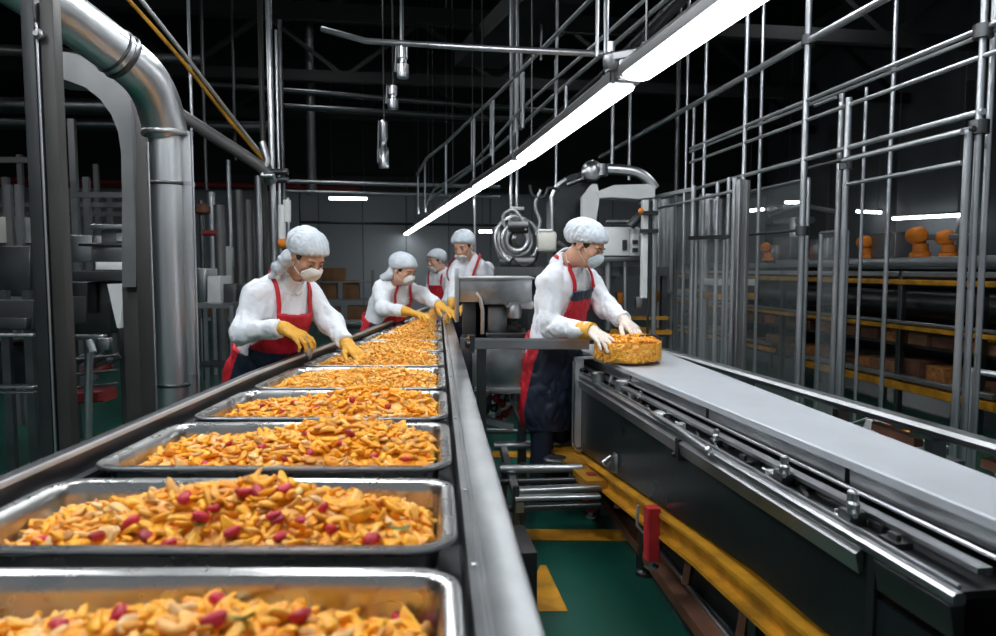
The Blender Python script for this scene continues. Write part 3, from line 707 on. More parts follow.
# flat top sheet, with side flange
mb = MB(); a = Q(456, 277.5, DM - .02); b = Q(535, 277.5, DM - .02); bk = L(0, .95, 0); mb.prism([a, b, b + V((0, 0, -.012)), a + V((0, 0, -.012))], bk); mb.build('top_sheet', 'steel', fm)
slab('side_flange', 'steel', 454.5, 268, 459, 322, DM - .02, .012, parent=fm)
slab('inner_box', 'steel_dark', 462, 302, 476, 338, DM + .15, .5, parent=fm)
slab('inner_wall', 'painted_dark', 462, 300, 528, 340, DM + .55, .1, parent=fm)
mb = MB(); mb.tube([fq(476, 293, DM), fq(480, 298, DM), fq(482.5, 310, DM), fq(482.5, 334, DM)], .014, 10); mb.build('curved_bar', 'chrome', fm, 60)
slab('drum_box', 'steel', 487, 306, 507, 338, DM + .2, .3, bev=.012, parent=fm)
mb = MB(); mb.tube([fq(484, 302, DM + .05), fq(507, 302, DM + .05)], .018, 12); mb.build('arm_pipe', 'steel', fm, 60)
mb = MB(); mb.tube([fq(507, 303, DM + .05), fq(531, 305, DM + .15)], .030, 12); mb.build('arm_sleeve', 'white_paint', fm, 60)
mb = MB(); c_ = fq(514, 330, DM + .1); mb.lathe(c_, [(.05, 0), (.05, .03), (.02, .035), (.02, .06), (.04, .07), (.045, .13)], 16); mb.build('gauge', 'black', fm, 40)
mb = MB(); c_ = fq(514, 318, DM + .08); mb.lathe(c_, [(.045, 0), (.05, .02), (.05, .07), (.04, .09)], 16); mb.build('gauge_cap', 'steel', fm, 40)
slab('shelf', 'steel_dark', 486, 333, 527, 337, DM, .4, parent=fm)
# lower body
slab('cabinet', 'steel_brushed', 487, 349, 524, 389, 4.28, .6, parent=fm)
slab('side_post', 'steel', 472, 344, 487, 387, 4.3, .03, parent=fm)
slab('side_frame', 'steel_dark', 460, 338, 474, 392, 4.36, .45, parent=fm)
slab('foot_plate', 'steel', 474, 388, 527, 394, 4.26, .5, parent=fm)
slab('foot_plate', 'steel_dark', 521, 379, 529, 396, 4.3, .3, parent=fm)
mb = MB(); mb.lathe(fq(482, 396, 4.25), [(.03, 0), (.05, .01), (.05, .035)], 16); mb.build('knob', 'steel', fm, 40)
for u in (470, 522): q = fq(u, 400, 4.45); mb = MB(); mb.beam((q.x, q.y, 0.0), (q.x, q.y, q.z + .12), .05, .05); mb.build('leg', 'steel_dark', fm)
for u in (470, 522): q = fq(u, 400, 4.9); mb = MB(); mb.beam((q.x, q.y, 0.0), (q.x, q.y, q.z + .2), .05, .05); mb.build('leg', 'steel_dark', fm)
mb = MB(); mb.beam(fq(478, 418, 4.3), fq(513, 427, 4.3), .05, .04); mb.build('strut', 'steel', fm)
for k, (u, v) in enumerate([(496, 398), (502, 404), (494, 408), (505, 414), (499, 420), (508, 398)]):
    q = fq(u, v, 4.5); mb = MB(); mb.sphere(q, .028, 10, 8); mb.tube([q, q + V((.06, .03, .05))], .012, 8); mb.build('hose_coupling', ['red_paint', 'red_beam', 'steel_dark'][k % 3], fm, 60)
mb = MB(); mb.tube([fq(508, 392, 4.45), fq(513, 404, 4.4), fq(520, 420, 4.4), fq(524, 432, 4.45)], .009, 8); mb.build('hose', 'cable', fm, 60)
# the long arm pointing right in front of the worker
ar = thing('transfer_beam', Q(530, 343, 4.1), 'straight stainless steel beam reaching from the feeding machine to the white belt', 'beam')
mb = MB(); a = Q(472, 343.5, 4.0); b = Q(588, 344, 4.14); d = (b - a).normalized(); mb.beam(a, b, .05, .062, bev=.004); mb.build('beam_bar', 'steel', ar)
mb = MB(); mb.beam(a + V((0, -.028, .028)), b + V((0, -.028, .028)), .012, .014); mb.build('beam_lip', 'chrome', ar)
mb = MB(); mb.beam(a - d * .02, a + d * .01, .075, .10, bev=.003); mb.build('end_block', 'steel_dark', ar)
mb = MB(); mb.lathe(a - d * .02 + V((0, -.03, -.0)), [(.022, 0), (.022, .02), (.008, .025)], 12, (-1, -.2, 0)); mb.build('bolt', 'steel_dark', ar, 40)
mb = MB(); q = a + d * .06; mb.beam((q.x, q.y + .05, 0), (q.x, q.y + .05, q.z - .02), .05, .05); mb.build('post', 'steel_dark', ar)
# ================================================================== people
RT = (L(1, 0) - L(0, 0)).normalized(); AW = (L(0, 1) - L(0, 0)).normalized(); UP = V((0, 0, 1))
def A(p): return np.array(tuple(p), dtype=float)
_lat = np.random.RandomState(3).rand(32, 32, 32)
def vn(P, s, off=0):
    q = P * s + off; i = np.floor(q).astype(int); f = q - i; f = f * f * (3 - 2 * f); i %= 32; j = (i + 1) % 32
    x0, y0, z0 = i[..., 0], i[..., 1], i[..., 2]; x1, y1, z1 = j[..., 0], j[..., 1], j[..., 2]; fx, fy, fz = f[..., 0], f[..., 1], f[..., 2]
    a = _lat[x0, y0, z0] * (1 - fx) + _lat[x1, y0, z0] * fx; b = _lat[x0, y1, z0] * (1 - fx) + _lat[x1, y1, z0] * fx
    c = _lat[x0, y0, z1] * (1 - fx) + _lat[x1, y0, z1] * fx; d = _lat[x0, y1, z1] * (1 - fx) + _lat[x1, y1, z1] * fx
    return (a * (1 - fy) + b * fy) * (1 - fz) + (c * (1 - fy) + d * fy) * fz
def crease(P, s, off=0): return np.clip(1 - np.abs(2 * vn(P, s, off) - 1) * 1.6, 0, 1) ** 2
def ridge(P, s, off=0): return 1 - np.abs(2 * vn(P, s, off) - 1) * 2
def cone(P, a, b, ra, rb):
    a = A(a); b = A(b); ab = b - a; t = np.clip(((P - a) @ ab) / max(ab @ ab, 1e-9), 0, 1)
    return np.linalg.norm(P - a - t[..., None] * ab, axis=-1) - (ra + (rb - ra) * t)
def ell(P, c, r, R=None):          # R rows: local axes
    q = P - A(c)
    if R is not None: q = q @ R.T
    r = np.array(r, float); k0 = np.linalg.norm(q / r, axis=-1); k1 = np.linalg.norm(q / r ** 2, axis=-1)
    return k0 * (k0 - 1) / np.maximum(k1, 1e-6)
def smin(a, b, k): h = np.clip(.5 + .5 * (b - a) / k, 0, 1); return b * (1 - h) + a * h - k * h * (1 - h)
def smax(a, b, k): return -smin(-a, -b, k)
def surfnet(fn, xs, ys, zs):
    X, Y_, Z = np.meshgrid(xs, ys, zs, indexing='ij'); P = np.stack([X, Y_, Z], -1); B = 8
    ch_ = [[(i, min(i + B, len(q))) for i in range(0, len(q), B)] for q in (xs, ys, zs)]
    cc = [np.array([(q[i] + q[j - 1]) / 2 for i, j in c]) for q, c in zip((xs, ys, zs), ch_)]
    hr = [np.array([(q[j - 1] - q[i]) / 2 for i, j in c]) for q, c in zip((xs, ys, zs), ch_)]
    CC = np.stack(np.meshgrid(*cc, indexing='ij'), -1); HR = np.stack(np.meshgrid(*hr, indexing='ij'), -1)
    VC = fn(CC.reshape(-1, 3)).reshape(CC.shape[:3]); near = np.abs(VC) < np.linalg.norm(HR, axis=-1) * 1.35 + .03
    S = np.ones(X.shape)
    jobs = []
    for i, j, k in np.argwhere(~near):
        if VC[i, j, k] < 0: S[ch_[0][i][0]:ch_[0][i][1], ch_[1][j][0]:ch_[1][j][1], ch_[2][k][0]:ch_[2][k][1]] = -1
    for i, j, k in np.argwhere(near): jobs.append((slice(*ch_[0][i]), slice(*ch_[1][j]), slice(*ch_[2][k])))
    for q in range(0, len(jobs), 400):
        g_ = jobs[q:q + 400]; pp = [P[j].reshape(-1, 3) for j in g_]; r_ = fn(np.concatenate(pp)); o_ = 0
        for j, p_ in zip(g_, pp): n_ = len(p_); S[j] = r_[o_:o_ + n_].reshape(P[j].shape[:3]); o_ += n_
    neg = S < 0; nx, ny, nz = S.shape
    cs = [(i, j, k) for i in (0, 1) for j in (0, 1) for k in (0, 1)]
    cnt = sum(neg[i:nx - 1 + i, j:ny - 1 + j, k:nz - 1 + k].astype(int) for i, j, k in cs)
    act = np.argwhere((cnt > 0) & (cnt < 8))
    idx = -np.ones((nx - 1, ny - 1, nz - 1), int); idx[tuple(act.T)] = np.arange(len(act))
    acc = np.zeros((len(act), 3)); n = np.zeros(len(act))
    edges = [(a, b) for a in cs for b in cs if sum(abs(p - q) for p, q in zip(a, b)) == 1 and a < b]
    for a, b in edges:
        ia = act + np.array(a); ib = act + np.array(b)
        sa = S[tuple(ia.T)]; sb = S[tuple(ib.T)]; m = (sa < 0) != (sb < 0)
        t = sa[m] / (sa[m] - sb[m])
        pa = P[tuple(ia[m].T)]; pb = P[tuple(ib[m].T)]
        acc[m] += pa + (pb - pa) * t[:, None]; n[m] += 1
    vs = acc / n[:, None]; faces = []
    for ax in range(3):
        sl0 = [slice(None)] * 3; sl1 = [slice(None)] * 3; sl0[ax] = slice(0, -1); sl1[ax] = slice(1, None)
        ch = neg[tuple(sl0)] != neg[tuple(sl1)]
        e = np.argwhere(ch); o1, o2 = [(1, 2), (2, 0), (0, 1)][ax]
        ok = (e[:, o1] > 0) & (e[:, o2] > 0) & (e[:, o1] < S.shape[o1] - 1) & (e[:, o2] < S.shape[o2] - 1); e = e[ok]
        sg = neg[tuple(e.T)]
        def at_(d1, d2): q = e.copy(); q[:, o1] -= d1; q[:, o2] -= d2; return idx[tuple(q.T)]
        q = np.stack([at_(1, 1), at_(0, 1), at_(0, 0), at_(1, 0)], 1)
        q[~sg] = q[~sg][:, ::-1]; faces.append(q)
    fc = np.concatenate(faces); return vs, fc[(fc >= 0).all(1)]
def mkmesh(name, vs, fs, mats, parent, matfn=None, sm=1):
    for _ in range(sm):            # light smoothing
        acc = np.zeros_like(vs); n = np.zeros(len(vs))
        for a, b in ((0, 1), (1, 2), (2, 3), (3, 0)):
            np.add.at(acc, fs[:, a], vs[fs[:, b]]); np.add.at(acc, fs[:, b], vs[fs[:, a]]); np.add.at(n, fs[:, a], 1); np.add.at(n, fs[:, b], 1)
        vs = vs * .5 + .5 * acc / np.maximum(n, 1)[:, None]
    org = A(wloc(parent)); me = bpy.data.meshes.new(name); me.from_pydata((vs - org).tolist(), [], fs.tolist())
    me.polygons.foreach_set('use_smooth', [True] * len(fs))
    for m_ in mats: me.materials.append(M[m_])
    if matfn is not None: me.polygons.foreach_set('material_index', matfn(vs[fs].mean(1)).astype(int).tolist())
    me.update(); o = bpy.data.objects.new(name, me); COL.objects.link(o); o.parent = parent; return o
def axes(lo, hi, h): return [np.arange(lo[k], hi[k] + h, h) for k in range(3)]
def fine(lo, hi, flo, fhi, h, hf):     # graded axis: step hf inside [flo, fhi]
    out = [lo]
    while out[-1] < hi: out.append(out[-1] + (hf if flo - hf <= out[-1] <= fhi else h))
    return np.array(out)
def basis(f, up=UP):
    f = V(f).normalized(); r = f.cross(V(up)).normalized(); u = r.cross(f); return r, f, u

def make_hand(person, wrist, tip, palm_n, side, s=1.0, curl=.5, thumb=.6, material='glove_yellow', h=.0032, cuff=None, name='glove'):
    """glove: wrist point, direction to the fingertips, palm normal, side = +1 if the thumb is on palm_n x dir"""
    w = V(wrist); d = (V(tip) - w).normalized(); n = V(palm_n); n = (n - d * n.dot(d)).normalized(); sd = d.cross(n) * side
    s *= 1.05
    prims = []
    def pt(a, b, c): return w + (d * a + sd * b + n * c) * s
    # palm: thick slab made of metacarpal cones
    roots = [(.090, .032), (.094, .011), (.090, -.010), (.083, -.029)]
    for a, b in roots: prims.append((pt(.015, b * .55, 0), pt(a, b, 0), .0155 * s, .0125 * s))
    lens = [(.040, .025, .020), (.044, .029, .021), (.041, .027, .021), (.032, .020, .018)]
    fing = []
    for k, ((a, b), ls) in enumerate(zip(roots, lens)):
        p = pt(a, b, 0); ang = curl * (.25 + .06 * k); sp = (1.5 - k) * .06; r = .0105 if k < 3 else .009
        for j, l in enumerate(ls):
            dirv = (d * math.cos(ang) + n * math.sin(ang) + sd * sp).normalized(); q = p + dirv * l * s
            fing.append((p, q, r * s, r * .92 * s)); p = q; r *= .92; ang += curl * (.75 - .1 * j)
    p = pt(.022, .022, .006); th = []
    for j, (l, an) in enumerate(((.042, .75), (.032, .45), (.026, .25))):
        dirv = (d * math.cos(an) + sd * math.sin(an) * (1 - .45 * thumb) + n * math.sin(an) * thumb * .9).normalized(); q = p + dirv * l * s
        th.append((p, q, (.0155 - .0022 * j) * s, (.0135 - .002 * j) * s)); p = q
    c0, cr = (pt(-.055, 0, 0), .037 * s) if cuff is None else cuff
    def fn(P):
        v = cone(P, pt(-.005, 0, 0), pt(.03, 0, 0), .025 * s, .024 * s)
        for a, b, ra, rb in prims: v = smin(v, cone(P, a, b, ra, rb), .014 * s)
        f_ = None
        for a, b, ra, rb in fing:
            e = cone(P, a, b, ra, rb); f_ = e if f_ is None else smin(f_, e, .003 * s)
        v = smin(v, f_, .006 * s); t_ = None
        for a, b, ra, rb in th:
            e = cone(P, a, b, ra, rb); t_ = e if t_ is None else smin(t_, e, .004 * s)
        v = smin(v, t_, .010 * s)
        v = smin(v, cone(P, c0, pt(0, 0, 0), cr, .028 * s), .02 * s)
        return v + .0014 * (ridge(P, 55) + .5 * ridge(P, 110)) - .0006
    allp = [q for p_ in prims + fing + th for q in p_[:2]] + [c0]
    lo = [min(p[k] for p in allp) - .05 for k in range(3)]; hi = [max(p[k] for p in allp) + .05 for k in range(3)]
    vs, fs = surfnet(fn, *axes(lo, hi, h)); return mkmesh(name, vs, fs, [material], person, sm=1)

def make_person(label, group, J, face, tilt, body, s=1.0, res=1.0, mask='mask_white', mask_drop=0, tail=False, hands=None, sex=0, cap_back=.3, bib_band=False, feet=True):
    """J: joints; face: horizontal facing of the head (lat, away), tilt: nod down in rad; body: horizontal facing of the chest"""
    pel = J['pelvis']; P0 = V((pel.x, pel.y, 0))
    per = thing('person', P0, label, 'person', group)
    nk = J['neck']; tu = (nk - pel).normalized(); bf = (RT * body[0] + AW * body[1]).normalized()
    tr = bf.cross(tu).normalized(); tf = tu.cross(tr); TB = np.array([tuple(tr), tuple(tf), tuple(tu)])   # rows: right, front, up
    hr0 = (RT * face[0] + AW * face[1]).normalized()
    hf = (hr0 * math.cos(tilt) - UP * math.sin(tilt)); hrt = hr0.cross(UP).normalized()
    roll = J.get('roll', 0); hu = hrt.cross(hf)
    if roll: hrt, hu = hrt * math.cos(roll) + hu * math.sin(roll), hu * math.cos(roll) - hrt * math.sin(roll)
    HB = np.array([tuple(hrt), tuple(hf), tuple(hu)]); hc = J['head']
    hs = s
    def Hl(P): return (P - A(hc)) @ HB.T / hs
    def hw(x, y, z): return hc + (hrt * x + hf * y + hu * z) * hs
    ch = pel + (nk - pel) * .68; bel = pel + (nk - pel) * .32
    def head(P):
        q = Hl(P); e = lambda c, r: ell(q, c, r)
        v = e((0, -.012, .032), (.076, .098, .086)); v = smin(v, e((0, .020, -.035), (.060, .068, .078)), .03)
        v = smin(v, e((0, .045, -.088), (.028, .026, .024)), .03)
        for sx in (-1, 1):
            v = smin(v, e((sx * .034, .062, -.022), (.022, .018, .020)), .02)
            v = smin(v, e((sx * .026, .080, .022), (.022, .010, .008)), .012)
            v = smax(v, -e((sx * .031, .094, .004), (.017, .013, .011)), .010)
            v = smin(v, e((sx * .031, .077, .003), (.0135, .012, .0125)), .003)
            ear = smax(e((sx * .078, -.008, -.008), (.011, .020, .032)), -e((sx * .088, -.002, -.006), (.008, .011, .020)), .004)
            v = smin(v, ear, .006)
        v = smin(v, cone(q, (0, .084, .012), (0, .106, -.028), .007, .0115), .010)
        for sx in (-1, 1): v = smin(v, e((sx * .011, .093, -.032), (.009, .010, .008)), .006)
        v = smin(v, e((0, .083, -.056), (.025, .010, .006)), .006); v = smin(v, e((0, .081, -.066), (.020, .010, .007)), .006)
        v = smax(v, -e((0, .094, -.0605), (.022, .006, .0018)), .002)
        return v * hs
    sh = [J['shoulder_r'], J['shoulder_l']]; el = [J['elbow_r'], J['elbow_l']]; wr = [J['wrist_r'], J['wrist_l']]
    hipo = tr * .085 * s
    hips = [pel + hipo - tu * .02, pel - hipo - tu * .02]
    kz = .50 * s; fy = J.get('foot', V((0, 0, 0)))
    ank = [V((P0.x + hipo.x * 1.3, P0.y + hipo.y * 1.3, .09)) + fy, V((P0.x - hipo.x * 1.3, P0.y - hipo.y * 1.3, .09)) + fy]
    kn = [(h_ + a_) / 2 + bf * .02 for h_, a_ in zip(hips, ank)]
    def torso(P, g):
        v = ell(P, ch, ((.165 if not sex else .152) * s + g, .112 * s + g, .20 * s + g), TB)
        v = smin(v, ell(P, bel, (.145 * s + g, .108 * s + g, .18 * s + g), TB), .06)
        v = smin(v, ell(P, pel + tu * .01, (.165 * s + g, .122 * s + g, .15 * s + g), TB), .06)
        v = smin(v, cone(P, sh[0] * .92 + sh[1] * .08, sh[1] * .92 + sh[0] * .08, .052 * s + g * .6, .052 * s + g * .6), .08)
        if sex: v = smin(v, ell(P, ch + tf * .085 * s + tu * .0, (.12 * s, .06 * s, .075 * s), TB) - g * .3, .05)
        return v
    def arms(P, g):
        v = None
        for a, b, c in zip(sh, el, wr):
            e = smin(cone(P, a, b, .052 * s + g, .041 * s + g), cone(P, b, c, .040 * s + g, .028 * s + g * .75), .02)
            v = e if v is None else np.minimum(v, e)
        return v
    def legs(P, g):
        v = None
        for a, b, c in zip(hips, kn, ank):
            e = smin(cone(P, a, b, .088 * s + g, .058 * s + g), cone(P, b, c, .056 * s + g, .038 * s + g * 1.3), .03)
            v = e if v is None else smin(v, e, .02)
        return v
    nb = hc + (-hu * .085 - hf * .03) * hs
    def bodyf(P):
        v = smin(head(P), cone(P, nb, nk, .054 * s, .060 * s), .035); v = smin(v, torso(P, 0), .05)
        v = smin(v, arms(P, 0), .03); v = smin(v, legs(P, 0), .03); return v
    allp = [hc, nk, pel] + sh + el + wr + kn + ank
    lo = [min(p[k] for p in allp) - .21 for k in range(3)]; hi = [max(p[k] for p in allp) + .21 for k in range(3)]; lo[2] = .02
    h = .016 * res; hfn = .0045 * res
    ax = [fine(lo[k], hi[k], hc[k] - .13, hc[k] + .13, h, hfn) for k in range(3)]
    vs, fs = surfnet(bodyf, *ax); mkmesh('body', vs, fs, ['skin'], per, sm=1)
    # eyes, brows, hair
    for sx in (-1, 1):
        mb = MB(); mb.sphere((0, 0, 0), .0102 * hs, 14, 10); cc = hw(sx * .031, .0790, .002)
        mb.v = [tuple(V(p) + cc) for p in mb.v]; e_ = mb.build('eye', 'eye_white', per, 60)
        mb = MB(); q = hw(sx * .031, .0868, -.002); mb.sphere((0, 0, 0), .0048 * hs, 10, 6); mb.v = [tuple(V(p) + q) for p in mb.v]
        o = mb.build('iris', 'eye_dark', e_, 60)
        mb = MB(); mb.tube([hw(sx * .019, .092, .004), hw(sx * .031, .0965, .0085), hw(sx * .044, .085, .004)], [.0012 * hs, .0022 * hs, .0012 * hs], 6); mb.build('eyelash', 'hair', per, 60)
        mb = MB(); mb.tube([hw(sx * .014, .094, .022), hw(sx * .030, .094, .028), hw(sx * .048, .076, .022)], [.002 * hs, .0035 * hs, .0015 * hs], 6); mb.build('eyebrow', 'hair', per, 60)
    def hairf(P):
        q = Hl(P); v = ell(q, (0, -.014, .028), (.081, .098, .090)); v = np.maximum(v, -(head(P) / hs - .0) ); v = smax(ell(q, (0, -.014, .028), (.0805, .100, .090)), -(q[..., 2] + .045 + (q[..., 1]) * .35), .006)
        return smax(v, q[..., 1] - .045 + .0 * q[..., 2], .01) * hs
    def axh(r, hh): return axes([hc[k] - r for k in range(3)], [hc[k] + r for k in range(3)], hh)
    vs, fs = surfnet(hairf, *axh(.15 * hs, .006 * res)); mkmesh('hair', vs, fs, ['hair'], per)
    # cap: puffy bonnet above a plane from forehead to nape
    def capf(P):
        q = Hl(P); w_ = q.copy()
        base = ell(q, (0, -.020, .045), (.101, .122, .094))
        base = smin(base, ell(q, (0, -.085, .03), (.07, .07, .065)), .05) if cap_back > .2 else base
        an = np.arctan2(q[..., 0], q[..., 1]); zz = np.clip((q[..., 2] - .02) / .12, 0, 1); base = base + .006 * (crease(np.stack([np.cos(an) * 1.6, np.sin(an) * 1.6, q[..., 2] * 5], -1), 3.2, 5) - .3) * (1 - .4 * zz) + .0022 * crease(q, 48, 9)
        cut = -(q[..., 2] - (.014 + .52 * q[..., 1]))        # above the plane z > .03 + .42 y
        cut = cut + .004 * np.sin(np.arctan2(q[..., 0], q[..., 1]) * 22)
        v = smax(base, cut, .012)
        band = ell(q, (0, -.012, .034), (.082, .106, .096)); band = np.maximum(band, np.abs(q[..., 2] - (.020 + .52 * q[..., 1])) - .010)
        return smin(v, band, .006) * hs
    vs, fs = surfnet(capf, *axh(.19 * hs, .0042 * res)); cp_ = mkmesh('cap', vs, fs, ['cap_white'], per, sm=1)
    if tail:
        ts = [hw(0, -.10, .01)] + [hc + (RT * a + AW * b + UP * c) * s for a, b, c in tail]
        def tailf(P):
            v = None
            for k in range(len(ts) - 1):
                e = cone(P, ts[k], ts[k + 1], (.042 - .006 * k) * s, (.036 - .006 * k) * s); v = e if v is None else smin(v, e, .03)
            return v + .006 * ridge(P, 28)
        lo_ = [min(p[k] for p in ts) - .08 for k in range(3)]; hi_ = [max(p[k] for p in ts) + .08 for k in range(3)]
        vs, fs = surfnet(tailf, *axes(lo_, hi_, .006 * res)); mkmesh('cap_tail', vs, fs, ['cap_white'], per)
    # mask
    def maskf(P):
        q = Hl(P); hd = head(P) / hs; full = ell(q, (0, .040, -.052), (.062, .066, .060)); full = smin(full, ell(q, (0, .088, -.035), (.022, .030, .026)), .03)
        md = mask_drop
        qq = q + np.array([0, 0, md]); reg = ell(qq, (0, .085, -.050), (.060, .075, .050)); 
        sh_ = smin(hd - .006, full, .015)
        pl = .0004 * np.sin(q[..., 2] * 420)
        v = np.maximum(np.abs(sh_ + pl - .002) - .0028, reg); v = np.maximum(v, -(q[..., 1] - .012)); return v * hs
    vs, fs = surfnet(maskf, *axh(.15 * hs, .0036 * res)); mk = mkmesh('face_mask', vs, fs, [mask], per, sm=1)
    for sx in (-1, 1):
        for z0, z1 in ((-.030, .012), (-.075, -.03)):
            mb = MB(); mb.tube([hw(sx * .050, .052, z0 - mask_drop), hw(sx * .072, .025, (z0 + z1) / 2 - mask_drop * .5), hw(sx * .083, .0, z1)], .0012 * hs, 5); o = mb.build('ear_loop', 'mask_white', mk, 60)
    # coat
    g = .022 * s
    cuffs = [a + (b - a) * .93 for a, b in zip(el, wr)]
    hem = pel.z - .30 * s
    K1 = np.array([[.8, .3, .5], [-.5, .75, .35], [-.15, -.3, .45]]); K2 = np.array([[.7, -.4, .6], [.3, .8, -.3], [-.35, .1, .5]])
    def folds(P):
        w_ = P + .03 * np.stack([vn(P, 6, 1), vn(P, 6, 11), vn(P, 6, 21)], -1)
        return s * (.010 * (crease(w_ @ K1, 13 / s, 3) - .4) + .008 * (crease(w_ @ K2, 21 / s, 8) - .35) + .0035 * (crease(w_ @ K1, 42 / s, 5) - .3))
    def coat(P, wr_=True):
        v = torso(P, g)
        v = smin(v, cone(P, pel, pel - UP * .30 * s, .16 * s, .19 * s) , .05) if False else smin(v, ell(P, pel - UP * .17 * s, (.19 * s, .15 * s, .26 * s), np.array([tuple(tr), tuple(bf), (0, 0, 1)])), .05)
        a_ = None
        for a, b, c in zip(sh, el, cuffs):
            d_ = (c - b).normalized()
            e = smin(cone(P, a, b, .064 * s, .062 * s), cone(P, b, c, .061 * s, .047 * s), .03)
            e = smax(e, (P - A(c)) @ A(d_) - .004, .006)
            a_ = e if a_ is None else np.minimum(a_, e)
        v = smin(v, a_, .05)
        v = smin(v, cone(P, nk - tu * .03 * s, nk + (nb - nk) * .6, .082 * s, .070 * s), .035)
        v = smax(v, -(cone(P, nk + (nb - nk) * .6, nb + (nb - nk) * .3, .060 * s, .062 * s)), .008)
        v = smax(v, hem - P[..., 2], .01)
        if wr_:
            v = v + folds(P)
        return v
    hh = .0085 * res
    lo2 = list(lo); lo2[2] = hem - .03; hi2 = list(hi); hi2[2] = nk.z + .16
    for k in (0, 1):
        pts_ = [nk, pel] + sh + el + cuffs; lo2[k] = min(p[k] for p in pts_) - .24 * s; hi2[k] = max(p[k] for p in pts_) + .24 * s
    vs, fs = surfnet(coat, *axes(lo2, hi2, hh)); ct = mkmesh('coat', vs, fs, ['cloth_white'], per, sm=1)
    # collar flaps
    def loc(P): return (P - A(nk)) @ TB.T / s
    def collar(P):
        q = loc(P); r = cone(P, nk - tu * .03 * s, nk + (nb - nk) * .7, .100 * s, .078 * s); t_ = ((P - A(nk)) @ A((nb - nk).normalized())) / s
        lowc = -.030 - .035 * np.clip(q[..., 1] / .08, 0, 1); v = np.maximum(np.abs(r - .001) - .006, lowc - t_); v = np.maximum(v, t_ - .052); gap = np.abs(q[..., 0]) - .003 - np.maximum(0, .045 - t_) * .35
        return np.maximum(v, np.where(q[..., 1] > 0, -gap, -1))
    vs, fs = surfnet(collar, *axes([nk[k] - .13 for k in range(3)], [nk[k] + .13 for k in range(3)], .005 * res))
    if len(fs): mkmesh('collar', vs, fs, ['cloth_white'], ct, sm=1)
    # trousers and shoes
    zt = hem + .12
    def tro(P): return smax(legs(P, .018 * s), P[..., 2] - zt, .01) + .006 * (ridge(P * np.array([1, 1, .5]), 10) - .3)
    lp = hips + kn + ank; lo3 = [min(p[k] for p in lp) - .15 for k in range(2)] + [.05]; hi3 = [max(p[k] for p in lp) + .15 for k in range(2)] + [zt + .02]
    def tro2(P): return np.maximum(tro(P), .075 - P[..., 2])
    vs, fs = surfnet(tro2, *axes(lo3, hi3, .013 * res)); mkmesh('trousers', vs, fs, ['apron_navy' if not sex else 'cloth_white'], per)
    if feet:
        for a in ank:
            def shoe(P): 
                v = smin(ell(P, V((a.x, a.y, .05)) - bf * .01, (.045, .06, .055)), ell(P, V((a.x, a.y, .04)) + bf * .09, (.048, .11, .042), np.array([tuple(bf.cross(UP)), tuple(bf), (0, 0, 1)])), .03)
                return smax(v, .003 - P[..., 2], .004)
            vs, fs = surfnet(shoe, *axes([a.x - .24, a.y - .24, -.02], [a.x + .24, a.y + .24, .14], .009)); mkmesh('shoe', vs, fs, ['rubber'], per)
    # apron over the coat
    bw = .105
    def bibreg(q):    # q: (right, front, up) from the neck, in metres / s
        top = -.115; wst = -.34
        w_ = bw + np.clip((top - q[..., 2]) / (top - wst), 0, 1) ** 2 * .06
        return np.maximum(np.maximum(np.abs(q[..., 0]) - w_, q[..., 2] - top), -(q[..., 1] - .0))
    tl = (nk - pel).length / s
    def apron(P):
        q = loc(P); shell = np.abs(coat_only(P) - .018 * s) - .0075 * s
        zl = q[..., 2]; wl = -(tl - .15)
        skirt = np.maximum(zl - wl, -(q[..., 1] + .055)); low = -(P[..., 2] - (hem - .10 * s))
        reg = np.minimum(bibreg(q), skirt); reg = np.maximum(reg, low)
        band = np.maximum(np.abs(zl - wl + .02) - .022, -(q[..., 1] + .3))
        reg = np.minimum(reg, band)
        return np.maximum(shell, reg)
    def coat_only(P):
        v = torso(P, g); v = smin(v, ell(P, pel - UP * .17 * s, (.19 * s, .15 * s, .28 * s), np.array([tuple(tr), tuple(bf), (0, 0, 1)])), .05)
        v = smin(v, ell(P, pel - UP * .30 * s, (.18 * s, .14 * s, .28 * s), np.array([tuple(tr), tuple(bf), (0, 0, 1)])), .05)
        return v + folds(P) * .8
    def apm(C):
        q = loc(C); wl = -(tl - .15); r = np.zeros(len(C))
        sk = (q[:, 2] < wl + .045) & (q[:, 1] > .025); r[sk] = 1
        if bib_band: r[(q[:, 2] > -.17) & (q[:, 1] > 0)] = 1
        return r
    lo4 = [min(nk[k], pel[k]) - .30 * s for k in range(2)] + [hem - .16 * s]; hi4 = [max(nk[k], pel[k]) + .30 * s for k in range(2)] + [nk.z + .05]
    vs, fs = surfnet(apron, *axes(lo4, hi4, .0062 * res)); ap = mkmesh('apron', vs, fs, ['apron_red', 'apron_navy'], per, apm, sm=2)
    # straps lie on the coat
    def snap(p, off):
        p = A(p).copy()
        for _ in range(12):
            v = float(coat(p[None], False)[0]); e = 1e-3; gr = np.array([float(coat((p + d_)[None], False)[0]) - v for d_ in np.eye(3) * e]) / e
            p -= gr / max(np.linalg.norm(gr) ** 2, .2) * (v - off)
        return V(p)
